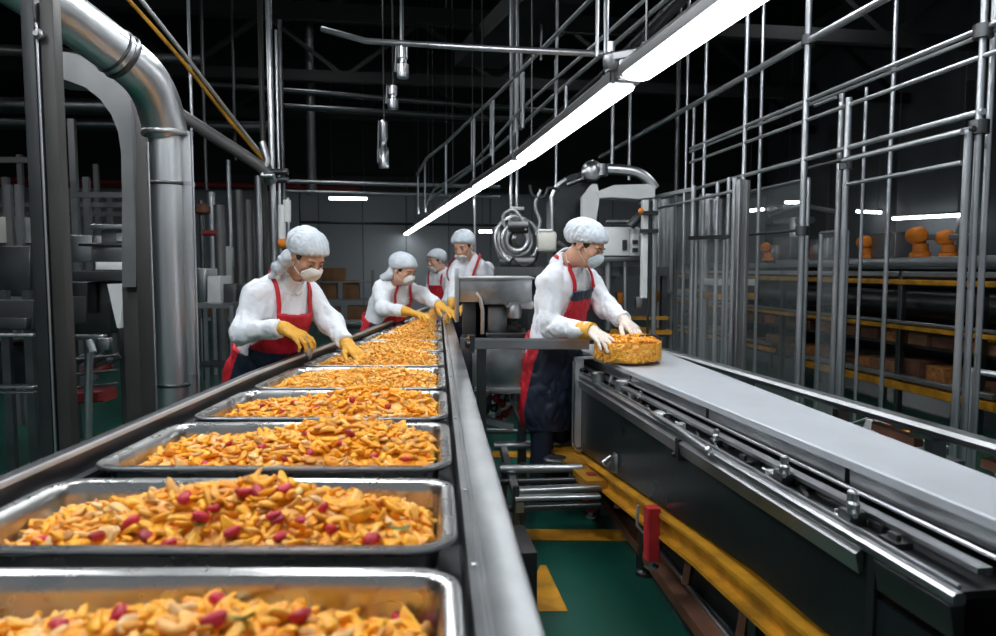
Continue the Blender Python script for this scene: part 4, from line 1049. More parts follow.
    for sx in (-1, 1):
        raw = [nk + (tr * sx * .045 - tf * .075 + tu * .045) * s, nk + (tr * sx * .078 - tf * .01 + tu * .035) * s, nk + (tr * sx * .088 + tf * .06 - tu * .03) * s, nk + (tr * sx * .094 + tf * .13 - tu * .08) * s, nk + (tr * sx * .098 + tf * .15 - tu * .125) * s]
        pp = []
        for k in range(len(raw) - 1):
            for f in (0, .25, .5, .75): pp.append(snap(raw[k] + (raw[k + 1] - raw[k]) * f, (.010 + .006 * (res > 1)) * s))
        mb = MB(); 
        vsx = []; w2 = .011 * s
        for k, p in enumerate(pp):
            t_ = (pp[min(k + 1, len(pp) - 1)] - pp[max(k - 1, 0)]).normalized(); nrm = (p - snap(p, -.01)).normalized(); p = p + nrm * .005; sd_ = t_.cross(nrm).normalized()
            vsx += [p + sd_ * w2 - nrm * .004, p + sd_ * w2 + nrm * .003, p - sd_ * w2 + nrm * .003, p - sd_ * w2 - nrm * .004]
        n_ = len(pp); mb.add(vsx, [(i * 4 + k, i * 4 + (k + 1) % 4, (i + 1) * 4 + (k + 1) % 4, (i + 1) * 4 + k) for i in range(n_ - 1) for k in range(4)] + [(0, 1, 2, 3), tuple(range(n_ * 4 - 4, n_ * 4))])
        mb.build('apron_strap', 'apron_red', ap, 60)
    for hd_ in hands or []:
        k = hd_.pop('arm'); c = cuffs[k]; make_hand(per, wr[k], cuff=(el[k] + (wr[k] - el[k]) * (.78), .036 * s), **hd_)
    return per
def q3(u, v, D): return Q(u, v, D)
WG = 'workers in white coats and red aprons'
PPL = {}
def woman():
    D = 3.75
    J = dict(head=q3(308, 256, 3.60), neck=q3(285, 282, 3.74), pelvis=q3(262, 372, 3.86), shoulder_r=q3(256, 295, 3.63), shoulder_l=q3(307, 293, 3.88),
             elbow_r=q3(242, 332, 3.55), elbow_l=q3(331, 323, 3.80), wrist_r=q3(284, 328, 3.46), wrist_l=q3(347, 344, 3.66))
    hands = [dict(arm=0, tip=q3(314, 344, 3.40), palm_n=(AW * .3 - UP).normalized(), side=1, curl=.85, s=1.05),
             dict(arm=1, tip=q3(366, 361, 3.56), palm_n=(-UP - RT * .2), side=-1, curl=.45, s=1.05)]
    return make_person('nearest worker, woman in white coat and yellow gloves bending over the sorting table', WG, J, (.72, -.68), .62, (.78, -.62), s=1.0, sex=1, hands=hands,
                       tail=[(-.10, -.02, -.015), (-.15, .0, -.06), (-.19, .02, -.10)])
PPL['w'] = woman()
def man():
    J = dict(head=q3(587, 245, 4.12), neck=q3(567, 264, 4.26), pelvis=q3(550, 360, 4.40), shoulder_r=q3(549, 283, 4.12), shoulder_l=q3(588, 279, 4.42),
             elbow_r=q3(551, 326, 4.06), elbow_l=q3(606, 307, 4.32), wrist_r=q3(592, 331, 3.86), wrist_l=q3(624, 321, 4.12))
    hands = [dict(arm=0, tip=q3(613, 346, 3.66), palm_n=(-UP + RT * .2), side=1, curl=.5, material='glove_clear', s=1.1),
             dict(arm=1, tip=q3(645, 338, 3.93), palm_n=(-UP - RT * .1), side=-1, curl=.75, material='glove_clear', s=1.1)]
    return make_person('man in white coat and blue mask handling the round container on the belt', WG, J, (.82, -.50), .52, (.80, -.60), s=1.06, sex=0, mask='mask_blue', hands=hands, bib_band=True)
PPL['m'] = man()
a, b = q3(580, 330, 3.92), q3(593, 331.5, 3.85)
mb = MB(); mb.tube([a, (a + b) / 2, b], [.050, .052, .049], 18); mb.build('wrist_cuff', 'glove_yellow', PPL['m'], 50)
def mid():
    J = dict(head=q3(404, 270, 5.85), neck=q3(393, 284, 6.0), pelvis=q3(379, 334, 6.12), shoulder_r=q3(381, 289, 5.85), shoulder_l=q3(404, 287, 6.15),
             elbow_r=q3(383, 309, 5.75), elbow_l=q3(423, 295, 6.05), wrist_r=q3(405, 311, 5.62), wrist_l=q3(438, 305, 5.95))
    hands = [dict(arm=0, tip=q3(424, 315, 5.55), palm_n=-UP, side=1, curl=.5, h=.006, s=1.2), dict(arm=1, tip=q3(452, 312, 5.85), palm_n=-UP, side=-1, curl=.4, h=.006, s=1.2)]
    return make_person('farther worker in yellow gloves leaning over the left side of the sorting table', WG, J, (.80, -.60), .40, (.85, -.52), s=1.03, res=1.5, sex=1, hands=hands, tail=[(-.12, 0, -.04), (-.17, 0, -.06)])
PPL['c'] = mid()
def small():
    J = dict(head=q3(436, 261, 8.55), neck=q3(441, 272, 8.65), pelvis=q3(447, 314, 8.75), shoulder_r=q3(434, 277, 8.75), shoulder_l=q3(452, 276, 8.55),
             elbow_r=q3(430, 294, 8.7), elbow_l=q3(450, 295, 8.40), wrist_r=q3(436, 303, 8.5), wrist_l=q3(443, 304, 8.3))
    hands = [dict(arm=0, tip=q3(443, 309, 8.4), palm_n=-UP, side=1, curl=.5, h=.008), dict(arm=1, tip=q3(440, 311, 8.2), palm_n=-UP, side=-1, curl=.5, h=.008)]
    return make_person('smallest, farthest worker behind the sorting table, mask pulled down, facing left', WG, J, (-.75, -.65), .15, (-.6, -.8), s=1.08, res=1.9, mask_drop=.035, hands=hands, cap_back=.1)
PPL['s'] = small()
def back():
    J = dict(head=q3(463, 246, 6.70), neck=q3(470, 262, 6.82), pelvis=q3(474, 314, 6.95), shoulder_r=q3(457, 270, 6.78), shoulder_l=q3(486, 270, 6.90),
             elbow_r=q3(455, 293, 6.6), elbow_l=q3(489, 296, 6.7), wrist_r=q3(452, 302, 6.38), wrist_l=q3(466, 306, 6.45))
    hands = [dict(arm=0, tip=q3(449, 318, 6.3), palm_n=(-UP * .3 - RT), side=1, curl=.4, h=.006, s=1.15), dict(arm=1, tip=q3(455, 312, 6.3), palm_n=-UP, side=-1, curl=.5, h=.006, s=1.1)]
    return make_person('tall worker standing behind the feeding machine, mask under the chin, looking down', WG, J, (-.35, -.90), .35, (-.45, -.9), s=1.12, res=1.5, mask_drop=.035, hands=hands, cap_back=.1)
PPL['b'] = back()
# metal scoop in the woman's hand
a = q3(306, 336, 3.43); b = q3(309, 353, 3.42); sc = thing('scoop', b, 'small metal scoop held in the gloved right hand of the nearest woman', 'scoop')
mb = MB(); mb.tube([a, b], .004, 8); mb.build('handle', 'steel', sc, 60)
mb = MB(); mb.lathe(b, [(.012, .02), (.018, 0), (.014, -.02), (.002, -.035)], 12); mb.build('blade', 'steel', sc, 60)
# ================================================================== left side: column, ducts, poles
col_ = thing('steel_column', Q(51, 420, 3.1), 'dark steel column with a bright conduit strip, at the far left of the photo', 'column')
D0 = 3.1
def vbar(u0, u1, D, dep, z0, z1, m_, nm, parent, bev=.004):
    a = Q(u0, 268, D); b = Q(u1, 268, D); bk = L(0, dep, 0)
    mb = MB(); mb.prism([V((a.x, a.y, z0)), V((b.x, b.y, z0)), V((b.x, b.y, z1)), V((a.x, a.y, z1))], bk); return mb.build(nm, m_, parent, bevel=bev)
vbar(32, 45, D0, .05, 0, 2.65, 'painted_dark', 'web', col_); vbar(51, 64, D0 - .01, .06, 0, 2.65, 'column_dark', 'flange', col_)
vbar(44, 52, D0 + .03, .03, 0, 2.6, 'black', 'groove', col_)
q = Q(47.5, 268, D0 - .01); mb = MB(); mb.tube([V((q.x, q.y, .3)), V((q.x, q.y, 2.5))], .007, 8); mb.build('conduit', 'chrome', col_, 60)
q = Q(40, 35, D0 - .02); mb = MB(); mb.lathe(q, [(.022, 0), (.022, .015), (.012, .02), (.012, .03)], 12, (-.14, -1, 0)); mb.build('bolt', 'steel', col_, 40)
mb = MB(); q = Q(50, 468, D0 + .05); mb.box(q.x - .16, q.x + .16, q.y - .16, q.y + .16, 0, .02); mb.build('base_plate', 'steel_dark', col_)
# round duct: comes down from the upper left over an elbow and runs down
def smooth(pts, n=6):
    out = []
    for i in range(len(pts) - 1):
        p0 = pts[max(i - 1, 0)]; p1 = pts[i]; p2 = pts[i + 1]; p3 = pts[min(i + 2, len(pts) - 1)]
        for k in range(n):
            t = k / n; out.append(.5 * ((2 * p1) + (p2 - p0) * t + (2 * p0 - 5 * p1 + 4 * p2 - p3) * t * t + (3 * p1 - p0 - 3 * p2 + p3) * t ** 3))
    out.append(pts[-1]); return out
du = thing('ventilation_duct', Q(168, 420, 4.2), 'wide polished round ventilation duct bending down from the upper left', 'duct')
P_ = [Q(-70, -75, 3.15), Q(10, -22, 3.45), Q(70, 18, 3.7), Q(122, 57, 3.95)]
bend = [Q(122, 57, 3.95), Q(143, 76, 4.05), Q(157, 100, 4.13), Q(166, 134, 4.2)]
mb = MB(); mb.tube(smooth(P_, 5), .126, 28); mb.build('sloping_run', 'duct_steel', du, 50)
mb = MB(); mb.tube(smooth([P_[2] * .02 + bend[0] * .98] + bend[1:], 6), [.126] * 3 + [.126 - .006 * k / 16 for k in range(16)], 28); mb.build('elbow', 'duct_steel', du, 50)
vt = Q(166, 134, 4.2)
mb = MB(); mb.tube([vt, V((vt.x, vt.y, .02))], .098, 28); mb.build('down_run', 'duct_steel', du, 50)
def ring(c, ax, r, w, m_='steel_dark', nm='clamp_ring'):
    mb = MB(); ax = V(ax).normalized(); mb.lathe(V(c) - ax * w / 2, [(r - .02, 0), (r + .006, 0), (r + .010, w * .3), (r + .010, w * .7), (r + .006, w), (r - .02, w)], 28, ax); return mb.build(nm, m_, du, 40)
ring(P_[3], P_[3] - P_[2], .126, .03); ring(P_[3] - (P_[3] - P_[2]).normalized() * .05, P_[3] - P_[2], .126, .015)
ring(vt, (0, 0, 1), .126, .03, 'steel'); ring(V((vt.x, vt.y, Q(168, 184, 4.2).z)), (0, 0, 1), .100, .02); ring(V((vt.x, vt.y, .75)), (0, 0, 1), .100, .02)
q = Q(P_[1].x, 0, 1) if False else None
mb = MB(); a = Q(62, -8, 3.55); b = Q(145, 51, 3.95); mb.tube([a, b], .007, 8); mb.build('edge_rod', 'chrome', du, 60)
q = Q(189, 268, 4.22); top = Q(189, 134, 4.22)
p2 = thing('down_pipe', V((q.x, q.y, 0)), 'slimmer polished pipe running down right beside the wide duct', 'pipe')
mb = MB(); mb.tube([V((q.x, q.y, .02)), V((q.x, q.y, top.z))], .040, 18); mb.build('pipe', 'duct_steel', p2, 50)
for z in (top.z, Q(189, 184, 4.22).z, .8): mb = MB(); mb.lathe((q.x, q.y, z - .012), [(.03, 0), (.047, 0), (.047, .024), (.03, .024)], 18); mb.build('clamp_ring', 'steel', p2, 40)
q = Q(152, 268, 4.05); mb = MB(); mb.tube([V((q.x, q.y, .9 + .0)), V((q.x, q.y, Q(152, 142, 4.05).z))], .006, 8); mb.tube([V((q.x, q.y, .0)), V((q.x, q.y, .9))], .006, 8)
tag(mb.build('tie_rod', 'chrome', None, 60), 'thin bright rod on the left side of the wide duct', 'rod')
q = Q(195.5, 268, 4.15); mb = MB(); mb.tube([V((q.x, q.y, 0)), V((q.x, q.y, Q(196, 128, 4.15).z))], .007, 8)
tag(mb.build('tie_rod', 'tube_steel', None, 60), 'thin rod on the right side of the slimmer pipe', 'rod')
# rectangular grey duct curving behind
gd = thing('rectangular_duct', Q(135, 400, 4.7), 'matt grey rectangular duct curving down behind the polished duct', 'duct')
def band(pin, pout, dep, D, nm, m_):
    # pin/pout: inner and outer edge pixels; ribbon extruded to depth
    mb = MB(); vs = []; n_ = len(pin)
    for a, b in zip(pin, pout):
        A_ = Q(*a, D); B_ = Q(*b, D); bk = L(0, dep, 0); vs += [A_, B_, B_ + bk, A_ + bk]
    fs = [(i * 4 + k, i * 4 + (k + 1) % 4, (i + 1) * 4 + (k + 1) % 4, (i + 1) * 4 + k) for i in range(n_ - 1) for k in range(4)] + [(0, 1, 2, 3), tuple(range(n_ * 4 - 4, n_ * 4))]
    mb.add(vs, fs); return mb.build(nm, m_, gd, 30)
inn = [(40, 78), (66, 80), (85, 87), (100, 99), (111, 114), (118, 132), (121, 152), (122, 200), (122, 287)]
out = [(40, 50), (66, 52), (95, 58), (115, 72), (128, 92), (135, 120), (136, 152), (136, 200), (136, 287)]
band(inn, out, .3, 4.6, 'curved_face', 'duct_grey')
vbar(136, 153, 4.6, .3, 0, Q(140, 100, 4.6).z, 'column_dark', 'dark_side', gd); vbar(121, 138, 4.65, .25, 0, Q(130, 287, 4.65).z, 'column_dark', 'lower_run', gd)
# thin poles at u ~ 275
pl = thing('pipe_bundle', Q(276, 300, 6.4), 'bundle of thin bright vertical pipes rising behind the nearest worker', 'pipe')
for u, r, m_, dd, vt_ in ((274.5, .028, 'chrome', 6.4, -60), (281, .012, 'tube_steel', 6.4, 30), (285, .018, 'steel_dark', 6.5, 20), (266, .024, 'column_dark', 6.6, -60), (289, .014, 'tube_steel', 6.45, 198)):
    a = Q(u, 268, dd); b = Q(u, vt_, dd); mb = MB(); mb.tube([V((a.x, a.y, 0)), V((a.x, a.y, min(b.z, 7.9)))], r, 12); mb.build('pipe', m_, pl, 60)
for v in (172, 180): a = Q(276, v, 6.38); mb = MB(); mb.tube([a - RT * .11, a + RT * .11], .03, 10); mb.build('pipe_clamp', 'steel_dark', pl, 60)
for v0, v1, u in ((200, 222, 287), (205, 240, 282)): a = Q(u, v1, 6.3); b = Q(u, v0, 6.3); mb = MB(); mb.tube([a, b], .035, 12); mb.build('filter', 'white_paint', pl, 60)
a = Q(283, 243, 6.3); mb = MB(); mb.sphere(a, .05, 12, 8); mb.build('valve_cap', 'orange_paint', pl, 60)
tube1 = lambda pts, r, m_, nm, lab, cat, grp=None: tag((lambda mb: (mb.tube(pts, r, 12), mb.build(nm, m_, None, 60))[1])(MB()), lab, cat, grp)
tube1(smooth([Q(170, 108, 5.6), Q(215, 137, 5.9), Q(245, 156, 6.1), Q(262, 168, 6.2), Q(272, 182, 6.3)], 4), .052, 'duct_grey', 'sloping_pipe', 'thick grey pipe sloping down to the bundle of vertical pipes', 'pipe')
tube1(smooth([Q(120, -10, 4.9), Q(180, 58, 5.3), Q(225, 115, 5.8), Q(266, 163, 6.3)], 4), .014, 'yellow_dirty', 'yellow_conduit', 'thin yellow conduit slanting down from the roof to the pipe bundle', 'conduit')
tube1(smooth([Q(130, -14, 4.95), Q(190, 62, 5.4), Q(236, 122, 5.9), Q(270, 165, 6.35)], 4), .016, 'tube_steel', 'grey_conduit', 'grey conduit slanting down beside the yellow one', 'conduit')
tube1([Q(262, 142, 6.2), Q(268, 160, 6.2), Q(262, 176, 6.2), Q(274, 176, 6.2)], .03, 'steel', 'pipe_joint', 'clustered pipe joint where the sloping pipes meet the vertical ones', 'joint')
# far horizontal pipes
tube1([QY(-260, 172, 17), QY(360, 189, 17)], .045, 'red_beam', 'red_pipe', 'long dull red pipe running across the far left of the hall', 'pipe')
tube1([QY(-260, 182, 17.2), QY(300, 186, 17.2)], .07, 'red_beam', 'red_pipe', 'lower dull red pipe running across the far left of the hall', 'pipe')
tube1([QY(275, 181, 13), QY(500, 187, 13)], .035, 'tube_steel', 'cross_pipe', 'upper of the two thin grey pipes crossing behind the pole bundle', 'pipe')
tube1([QY(285, 191, 13.4), QY(500, 197, 13.4)], .03, 'tube_steel', 'cross_pipe', 'lower of the two thin grey pipes crossing behind the pole bundle', 'pipe')
tube1([QY(300, 222, 18), QY(520, 226, 18)], .035, 'black', 'cross_pipe', 'thin black rail across the grey back wall', 'rail')
tube1([QY(-120, 103, 9), QY(175, 108, 9)], .09, 'steel_dark', 'duct_run', 'thick dark pipe crossing high behind the ducts, upper one', 'pipe')
tube1([QY(-120, 122, 10), QY(275, 127, 10)], .07, 'steel_dark', 'duct_run', 'thick dark pipe crossing high behind the ducts, lower one', 'pipe')
tube1([QY(200, 84, 11), QY(560, 112, 11)], .04, 'steel_dark', 'duct_run', 'dark pipe crossing high below the roof behind the hanging lamps', 'pipe')
tube1([QY(260, 105, 12), QY(520, 120, 12)], .05, 'steel_dark', 'duct_run', 'second dark pipe crossing high below the roof behind the hanging lamps', 'pipe')
tube1([QY(-100, 45, 7), QY(200, 60, 8)], .05, 'steel_dark', 'duct_run', 'dark pipe high on the left under the roof', 'pipe')
# horizontal pipe with the hanging lamps
tube1([Q(322, 29, 6.2), Q(366, 41, 6.0), Q(480, 48, 5.6), Q(604, 54, 5.2)], .024, 'tube_steel', 'hanger_pipe', 'bright horizontal pipe under the roof carrying the small hanging lamps', 'pipe')
tube1([Q(401, -80, 5.9), Q(401, 44, 5.9)], .010, 'tube_steel', 'hanger_rod', 'thin rod holding the bright horizontal pipe', 'rod')
for u, v0, v1, D, lab in ((403, 45, 78, 5.9, 'topmost small cylindrical lamp hanging under the bright pipe'), (393, 85, 109, 6.6, 'middle small cylindrical lamp on its rod'), (384, 120, 168, 7.2, 'lowest and longest of the small hanging cylindrical lamps')):
    t = thing('hanging_lamp', Q(u, v1, D), lab, 'lamp', 'small hanging cylinders'); a = Q(u, v0, D); b = Q(u, v1, D); hgt = a.z - b.z
    mb = MB(); mb.lathe(b, [(.045, 0), (.05, .02), (.05, hgt * .4), (.03, hgt * .45), (.03, hgt * .55), (.042, hgt * .6), (.042, hgt * .95), (.02, hgt)], 16); mb.build('housing', 'chrome', t, 40)
    mb = MB(); mb.tube([a, V((a.x, a.y, ZC))], .008, 6); mb.tube([a - RT * .05 , b - RT * .06 + V((0, 0, .05))], .012, 6); mb.build('hanger', 'steel_dark', t, 60)
for a, b, lab in ((QY(328, 196, 17.6), QY(368, 196.5, 17.6), 'small dim tube light on the far wall left of the lit line'), (QX(893, 216, 10.6), QX(964, 212, 10.6), 'longest tube light on the right behind the cage'), (QX(857, 209, 10.6), QX(881, 210, 10.6), 'short tube light on the right, left of the longest one'), (QX(748, 209, 9), QX(763, 207, 9), 'short tube light behind the cage, leftmost on the right side'), (QX(786, 200, 9), QX(802, 200, 9), 'short tube light behind the cage, second from its left end'), (QY(478, 229, 16), QY(494, 229, 16), 'small tube light in front of the back wall beside the handling robot')):
    t = thing('wall_tube_light', (a + b) / 2, lab, 'light', 'small far tube lights'); d = (b - a).normalized()
    mb = MB(); mb.beam(a, b, .10, .05); mb.build('housing', 'duct_grey', t); mb = MB(); mb.beam(a + d * .03 - V((0, 0, .055)), b - d * .03 - V((0, 0, .055)), .09, .06, bev=.015); mb.build('diffuser', 'tube_light', t)
    mb = MB(); 
    for q in (a + d * .1, b - d * .1): mb.tube([q, V((q.x, q.y, ZC - .02))], .008, 5)
    mb.build('hanger', 'steel_dark', t, 60)
# ------------------------------------------------------------------ catwalk stair with railings
cw = thing('catwalk_railing', QY(422, 210, 12), 'steel stair railing climbing towards the roof behind the glowing tube lights', 'railing')
top_ = [Q(417, 175, 11.5), Q(427, 158, 10.8), Q(446, 143, 10.0), Q(500, 92, 8.2), Q(592, -2, 6.2), Q(640, -50, 5.4)]
mid_ = [Q(424, 208, 11.5), Q(434, 190, 10.8), Q(472, 165, 9.4), Q(520, 110, 7.6), Q(600, 40, 6.0), Q(650, -5, 5.2)]
low_ = [Q(429, 200, 11.8), Q(486, 158, 9.4), Q(560, 90, 7.4), Q(660, 5, 5.6), Q(700, -30, 5.0)]
for p_, r in ((top_, .026), (mid_, .02), (low_, .026)): mb = MB(); mb.tube(p_, r * .8, 10); mb.build('handrail', 'steel_light', cw, 60)
for (u, v0, v1, D) in ((418, 172, 214, 11.5), (425, 160, 212, 11.2), (446, 143, 195, 10), (474, 118, 178, 9), (493, 100, 165, 8.4), (516, 78, 132, 7.8), (523, 72, 128, 7.4), (556, 60, 128, 7.0), (472, 120, 170, 9.6), (491, 102, 156, 8.8), (566, 86, 110, 6.6)):
    mb = MB(); mb.tube([Q(u, v0, D), Q(u, v1, D)], .018, 8); mb.build('post', 'tube_steel', cw, 60)
sp = [Q(470, 196, 10.4), Q(520, 150, 8.6), Q(600, 80, 6.6), Q(700, -20, 5.2)]
mb = MB(); mb.tube(sp, .05, 8); mb.build('stringer', 'steel_dark', cw, 60)
tr_ = thing('cable_tray', Q(420, 130, 14), 'dark angular cable tray sloping under the roof behind the railing', 'tray'); mb = MB(); mb.beam(Q(478, 60, 12), Q(560, -10, 8), .8, .25); mb.build('channel', 'beam_black', tr_)
# pipes going up through the light line
for k, (u, v0, v1, D, r) in enumerate([(597, -20, 57, 5.2, .014), (606, -20, 60, 5.2, .02), (612, 88, 170, 7.2, .02), (629, 70, 180, 7.4, .018), (541, -10, 60, 9, .014), (521, 50, 130, 8.4, .016), (475, 195, 290, 9.8, .02), (511, 160, 215, 8.0, .018), (517, 160, 215, 8.0, .018), (556, 130, 200, 7.6, .014)]):
    a = Q(u, v0, D); b = Q(u, v1, D); a.x, a.y = b.x, b.y
    if v0 < 0 or k in (7, 8, 9): a.z = ZC
    if k == 6: b.z = 0
    tag((lambda mb: (mb.tube([a, b], r, 8), mb.build('drop_pipe', 'tube_steel', None, 60))[1])(MB()), ['thin vertical pipe at the first lamp joint, left of the pair', 'thicker vertical pipe at the first lamp joint, right of the pair', 'vertical pipe hanging below the nearest tube light, left of two', 'vertical pipe hanging below the nearest tube light, right of two', 'thin vertical pipe beside the stair railing under the roof', 'vertical pipe crossing the stair railing', 'vertical pipe standing behind the tall worker', 'left of the two pipes dropping to the handling robot', 'right of the two pipes dropping to the handling robot', 'vertical pipe dropping towards the dark tank'][k], 'pipe', 'vertical drop pipes')
# joint hardware at the first lamp joint
t = thing('lamp_joint', A1, 'metal junction hanging between the two nearest tube lights', 'bracket')
mb = MB(); mb.beam(A1 + V((-.12, .05, .10)), A1 + V((.10, -.05, .12)), .05, .05, bev=.01); mb.build('cross_piece', 'steel', t)
mb = MB(); mb.lathe(A1 + V((-.10, .05, .04)), [(.03, 0), (.04, .02), (.04, .07), (.02, .09), (.02, .14)], 12); mb.build('socket', 'chrome', t, 40)
# ================================================================== machines behind the man
tk = thing('process_tank', Q(575, 262, 6.6), 'tall dark rounded tank with a chrome bent pipe on top, behind the man', 'tank')
def tank(D=6.8):
    a = Q(552, 260, D); mb = MB(); pr = [(553, 262), (553, 196), (558, 184), (567, 176), (580, 172), (590, 171), (598, 176), (600, 262)]
    mb.prism([Q(u, v, D) for u, v in pr], L(0, .9, 0)); return mb
tank().build('shell', 'panel_dark', tk, 35)
mb = MB(); mb.tube([Q(u, v, 6.75) for u, v in ((552, 240), (552, 197), (556, 187), (566, 179))], .022, 10); mb.build('rim_pipe', 'chrome', tk, 60)
mb = MB(); mb.tube([Q(567, 184, 6.75), Q(586, 177, 6.75)], .018, 8); mb.build('trim_rod', 'chrome', tk, 60)
mb = MB(); mb.tube(smooth([Q(588, 170, 6.7), Q(600, 169, 6.7), Q(622, 170, 6.7), Q(638, 173, 6.7), Q(648, 180, 6.7), Q(655, 189, 6.7)], 4), .050, 16); mb.build('bent_pipe', 'chrome', tk, 60)
mb = MB(); mb.sphere(Q(592, 171, 6.65), .10, 16, 12); mb.build('pipe_flange', 'chrome', tk, 60)
mb = MB(); mb.tube([Q(600, 165, 6.65), Q(600, 176, 6.65)], .075, 14); mb.build('pipe_collar', 'steel', tk, 60)
wf = thing('arm_machine', Q(590, 250, 6.3), 'white painted machine with a tapering top arm behind the man', 'machine')
mb = MB(); mb.prism([Q(u, v, 6.4) for u, v in ((583, 196), (592, 184), (597, 184), (600, 196), (596, 222), (583, 222))], L(0, .2, 0)); mb.prism([Q(u, v, 6.4) for u, v in ((583, 222), (596, 222), (596, 262), (583, 262))], L(0, .2, 0)); mb.build('column', 'white_paint', wf, 30)
mb = MB(); mb.prism([Q(u, v, 6.38) for u, v in ((596, 192), (614, 185), (648, 184), (655, 188), (655, 197), (640, 199), (612, 197), (600, 198))], L(0, .25, 0)); mb.build('top_arm', 'white_paint', wf, 30)
cb = thing('control_cabinet', Q(615, 256, 6.0), 'white control cabinet with dark slots behind the man', 'cabinet')
slab('body', 'white_paint', 600, 227, 630, 256, 6.0, .35, bev=.01, parent=cb); slab('side_box', 'white_paint', 630, 227, 640, 256, 6.0, .3, bev=.01, parent=cb)
for v in (240, 248): slab('slot', 'black', 633, v, 638, v + 4, 5.97, .03, bev=0, parent=cb)
slab('window', 'black', 623, 240, 627, 250, 5.97, .03, bev=0, parent=cb)
slab('grey_base', 'steel_dark', 603, 257, 640, 262, 6.0, .3, parent=cb)
mb = MB(); mb.tube([Q(608, 262, 6.1), Q(608, 330, 6.1)], .03, 8); mb.tube([Q(625, 262, 6.1), Q(625, 330, 6.1)], .02, 8); mb.build('leg', 'steel', cb, 60)
mb = MB(); mb.tube([Q(606, 222, 5.9), Q(630, 222, 5.9)], .018, 8); mb.tube([Q(630, 226, 5.9), Q(640, 216, 5.9)], .04, 10); mb.build('sensor_arm', 'steel_dark', cb, 60)
mb = MB(); mb.sphere(Q(641, 211, 5.7), .025, 10, 8); tag(mb.build('indicator_light', 'orange_paint', None, 60), 'small orange indicator on the white post right of the man', 'light')
wp = thing('white_post', Q(644, 300, 5.8), 'pale vertical machine post right of the man', 'post')
for u, w_, m_ in ((643.5, .05, 'white_paint'), (648, .02, 'steel_dark'), (653.5, .032, 'tube_steel')):
    a = Q(u, 298, 5.8); b = Q(u, 200, 5.8); mb = MB(); mb.beam((a.x, a.y, a.z if u < 645 else 0), (a.x, a.y, b.z), w_, w_, up=(0, 1, 0), bev=.006); mb.build('post', m_, wp)
for v in (213, 231): mb = MB(); mb.beam(Q(640, v, 5.76), Q(658, v, 5.76), .04, .03); mb.build('clamp', 'black', wp)
# handling robot with chrome rings
hr_ = thing('handling_robot', Q(520, 268, 6.4), 'round chrome handling head with hoops, hanging beside a cream box behind the feeding machine', 'machine')
c_ = Q(517, 240, 6.4)
for r, w_, tx, m_ in ((.21, .018, (.15, -1, .1), 'steel'), (.15, .018, (.3, -1, 0), 'steel'), (.10, .03, (0, -1, 0), 'steel')):
    ax = V(tx).normalized(); a_ = ax.orthogonal().normalized(); b_ = ax.cross(a_); mb = MB(); mb.tube([c_ + a_ * r * math.cos(2 * PI * k / 28) + b_ * r * math.sin(2 * PI * k / 28) for k in range(29)], w_, 10, cap=False); mb.build('hoop', m_, hr_, 60)
mb = MB(); mb.lathe(c_ + V((-.02, .1, 0)), [(.03, -.03), (.07, 0), (.075, .12), (.05, .15)], 18, (.3, -1, 0)); mb.build('motor', 'steel_dark', hr_, 40)
mb = MB(); mb.tube(smooth([Q(496, 227, 6.4), Q(499, 243, 6.4), Q(504, 256, 6.4), Q(512, 262, 6.35)], 4), .045, 12); mb.build('curved_casing', 'steel', hr_, 60)
mb = MB(); mb.tube([Q(u, 262, 6.4) + V((0, 0, 0)) for u in (500, 535)], .06, 10); mb.build('base', 'steel_dark', hr_, 60)
mb = MB(); mb.tube([Q(508, 226, 6.4), Q(528, 226, 6.4)], .07, 12); mb.tube([Q(510, 210, 6.4), Q(524, 210, 6.4)], .03, 8); mb.build('top_block', 'steel_dark', hr_, 60)
for k, pts_ in enumerate([((505, 228), (503, 216), (512, 210), (520, 216), (526, 230)), ((530, 185), (533, 196), (544, 197), (549, 188), (560, 190)), ((536, 235), (540, 222), (535, 205), (541, 190)), ((512, 258), (522, 266), (534, 262), (538, 250))]):
    mb = MB(); mb.tube(smooth([Q(u, v, 6.35) for u, v in pts_], 4), .014, 8); mb.build('cable', 'rubber' if k % 2 else 'cable', hr_, 60)
cx_ = thing('cream_box', Q(549, 252, 6.1), 'cream coloured plastic box with rounded corners beside the chrome handling head', 'box')
slab('box', 'cream_paint', 538, 231, 557, 252, 6.1, .2, bev=.03, parent=cx_); slab('lid', 'white_paint', 539, 229, 553, 232, 6.1, .2, bev=.008, parent=cx_)
mb = MB(); mb.tube([Q(557, 243, 6.15), Q(569, 252, 6.15), Q(571, 262, 6.2)], .03, 8); mb.build('arm', 'steel_dark', cx_, 60)
# machine table they stand on
bt = thing('machine_bench', Q(575, 300, 6.5), 'dark machine bench carrying the tank and the handling head', 'bench')
a = Q(495, 266, 6.2); b = Q(668, 266, 6.2); mb = MB(); mb.prism([V((a.x, a.y, 1.38)), V((b.x, b.y, 1.38)), V((b.x, b.y, 1.46)), V((a.x, a.y, 1.46))], L(0, 1.4, 0)); mb.build('top', 'steel_dark', bt)
a = Q(497, 268, 6.5); b = Q(600, 268, 6.5); mb = MB(); mb.prism([V((a.x, a.y, .2)), V((b.x, b.y, .2)), V((b.x, b.y, 1.38)), V((a.x, a.y, 1.38))], L(0, .9, 0)); mb.build('body', 'painted_dark', bt)
for u in (498, 560, 612, 664): q = Q(u, 268, 6.3); mb = MB(); mb.beam((q.x, q.y, 0), (q.x, q.y, 1.38), .05, .05); mb.build('leg', 'steel_dark', bt)
mb = MB(); mb.beam(Q(608, 318, 6.2), Q(668, 318, 6.2), .05, .03); mb.beam(Q(608, 330, 6.4), Q(668, 331, 6.4), .3, .04); mb.build('shelf', 'yellow_dirty', bt)
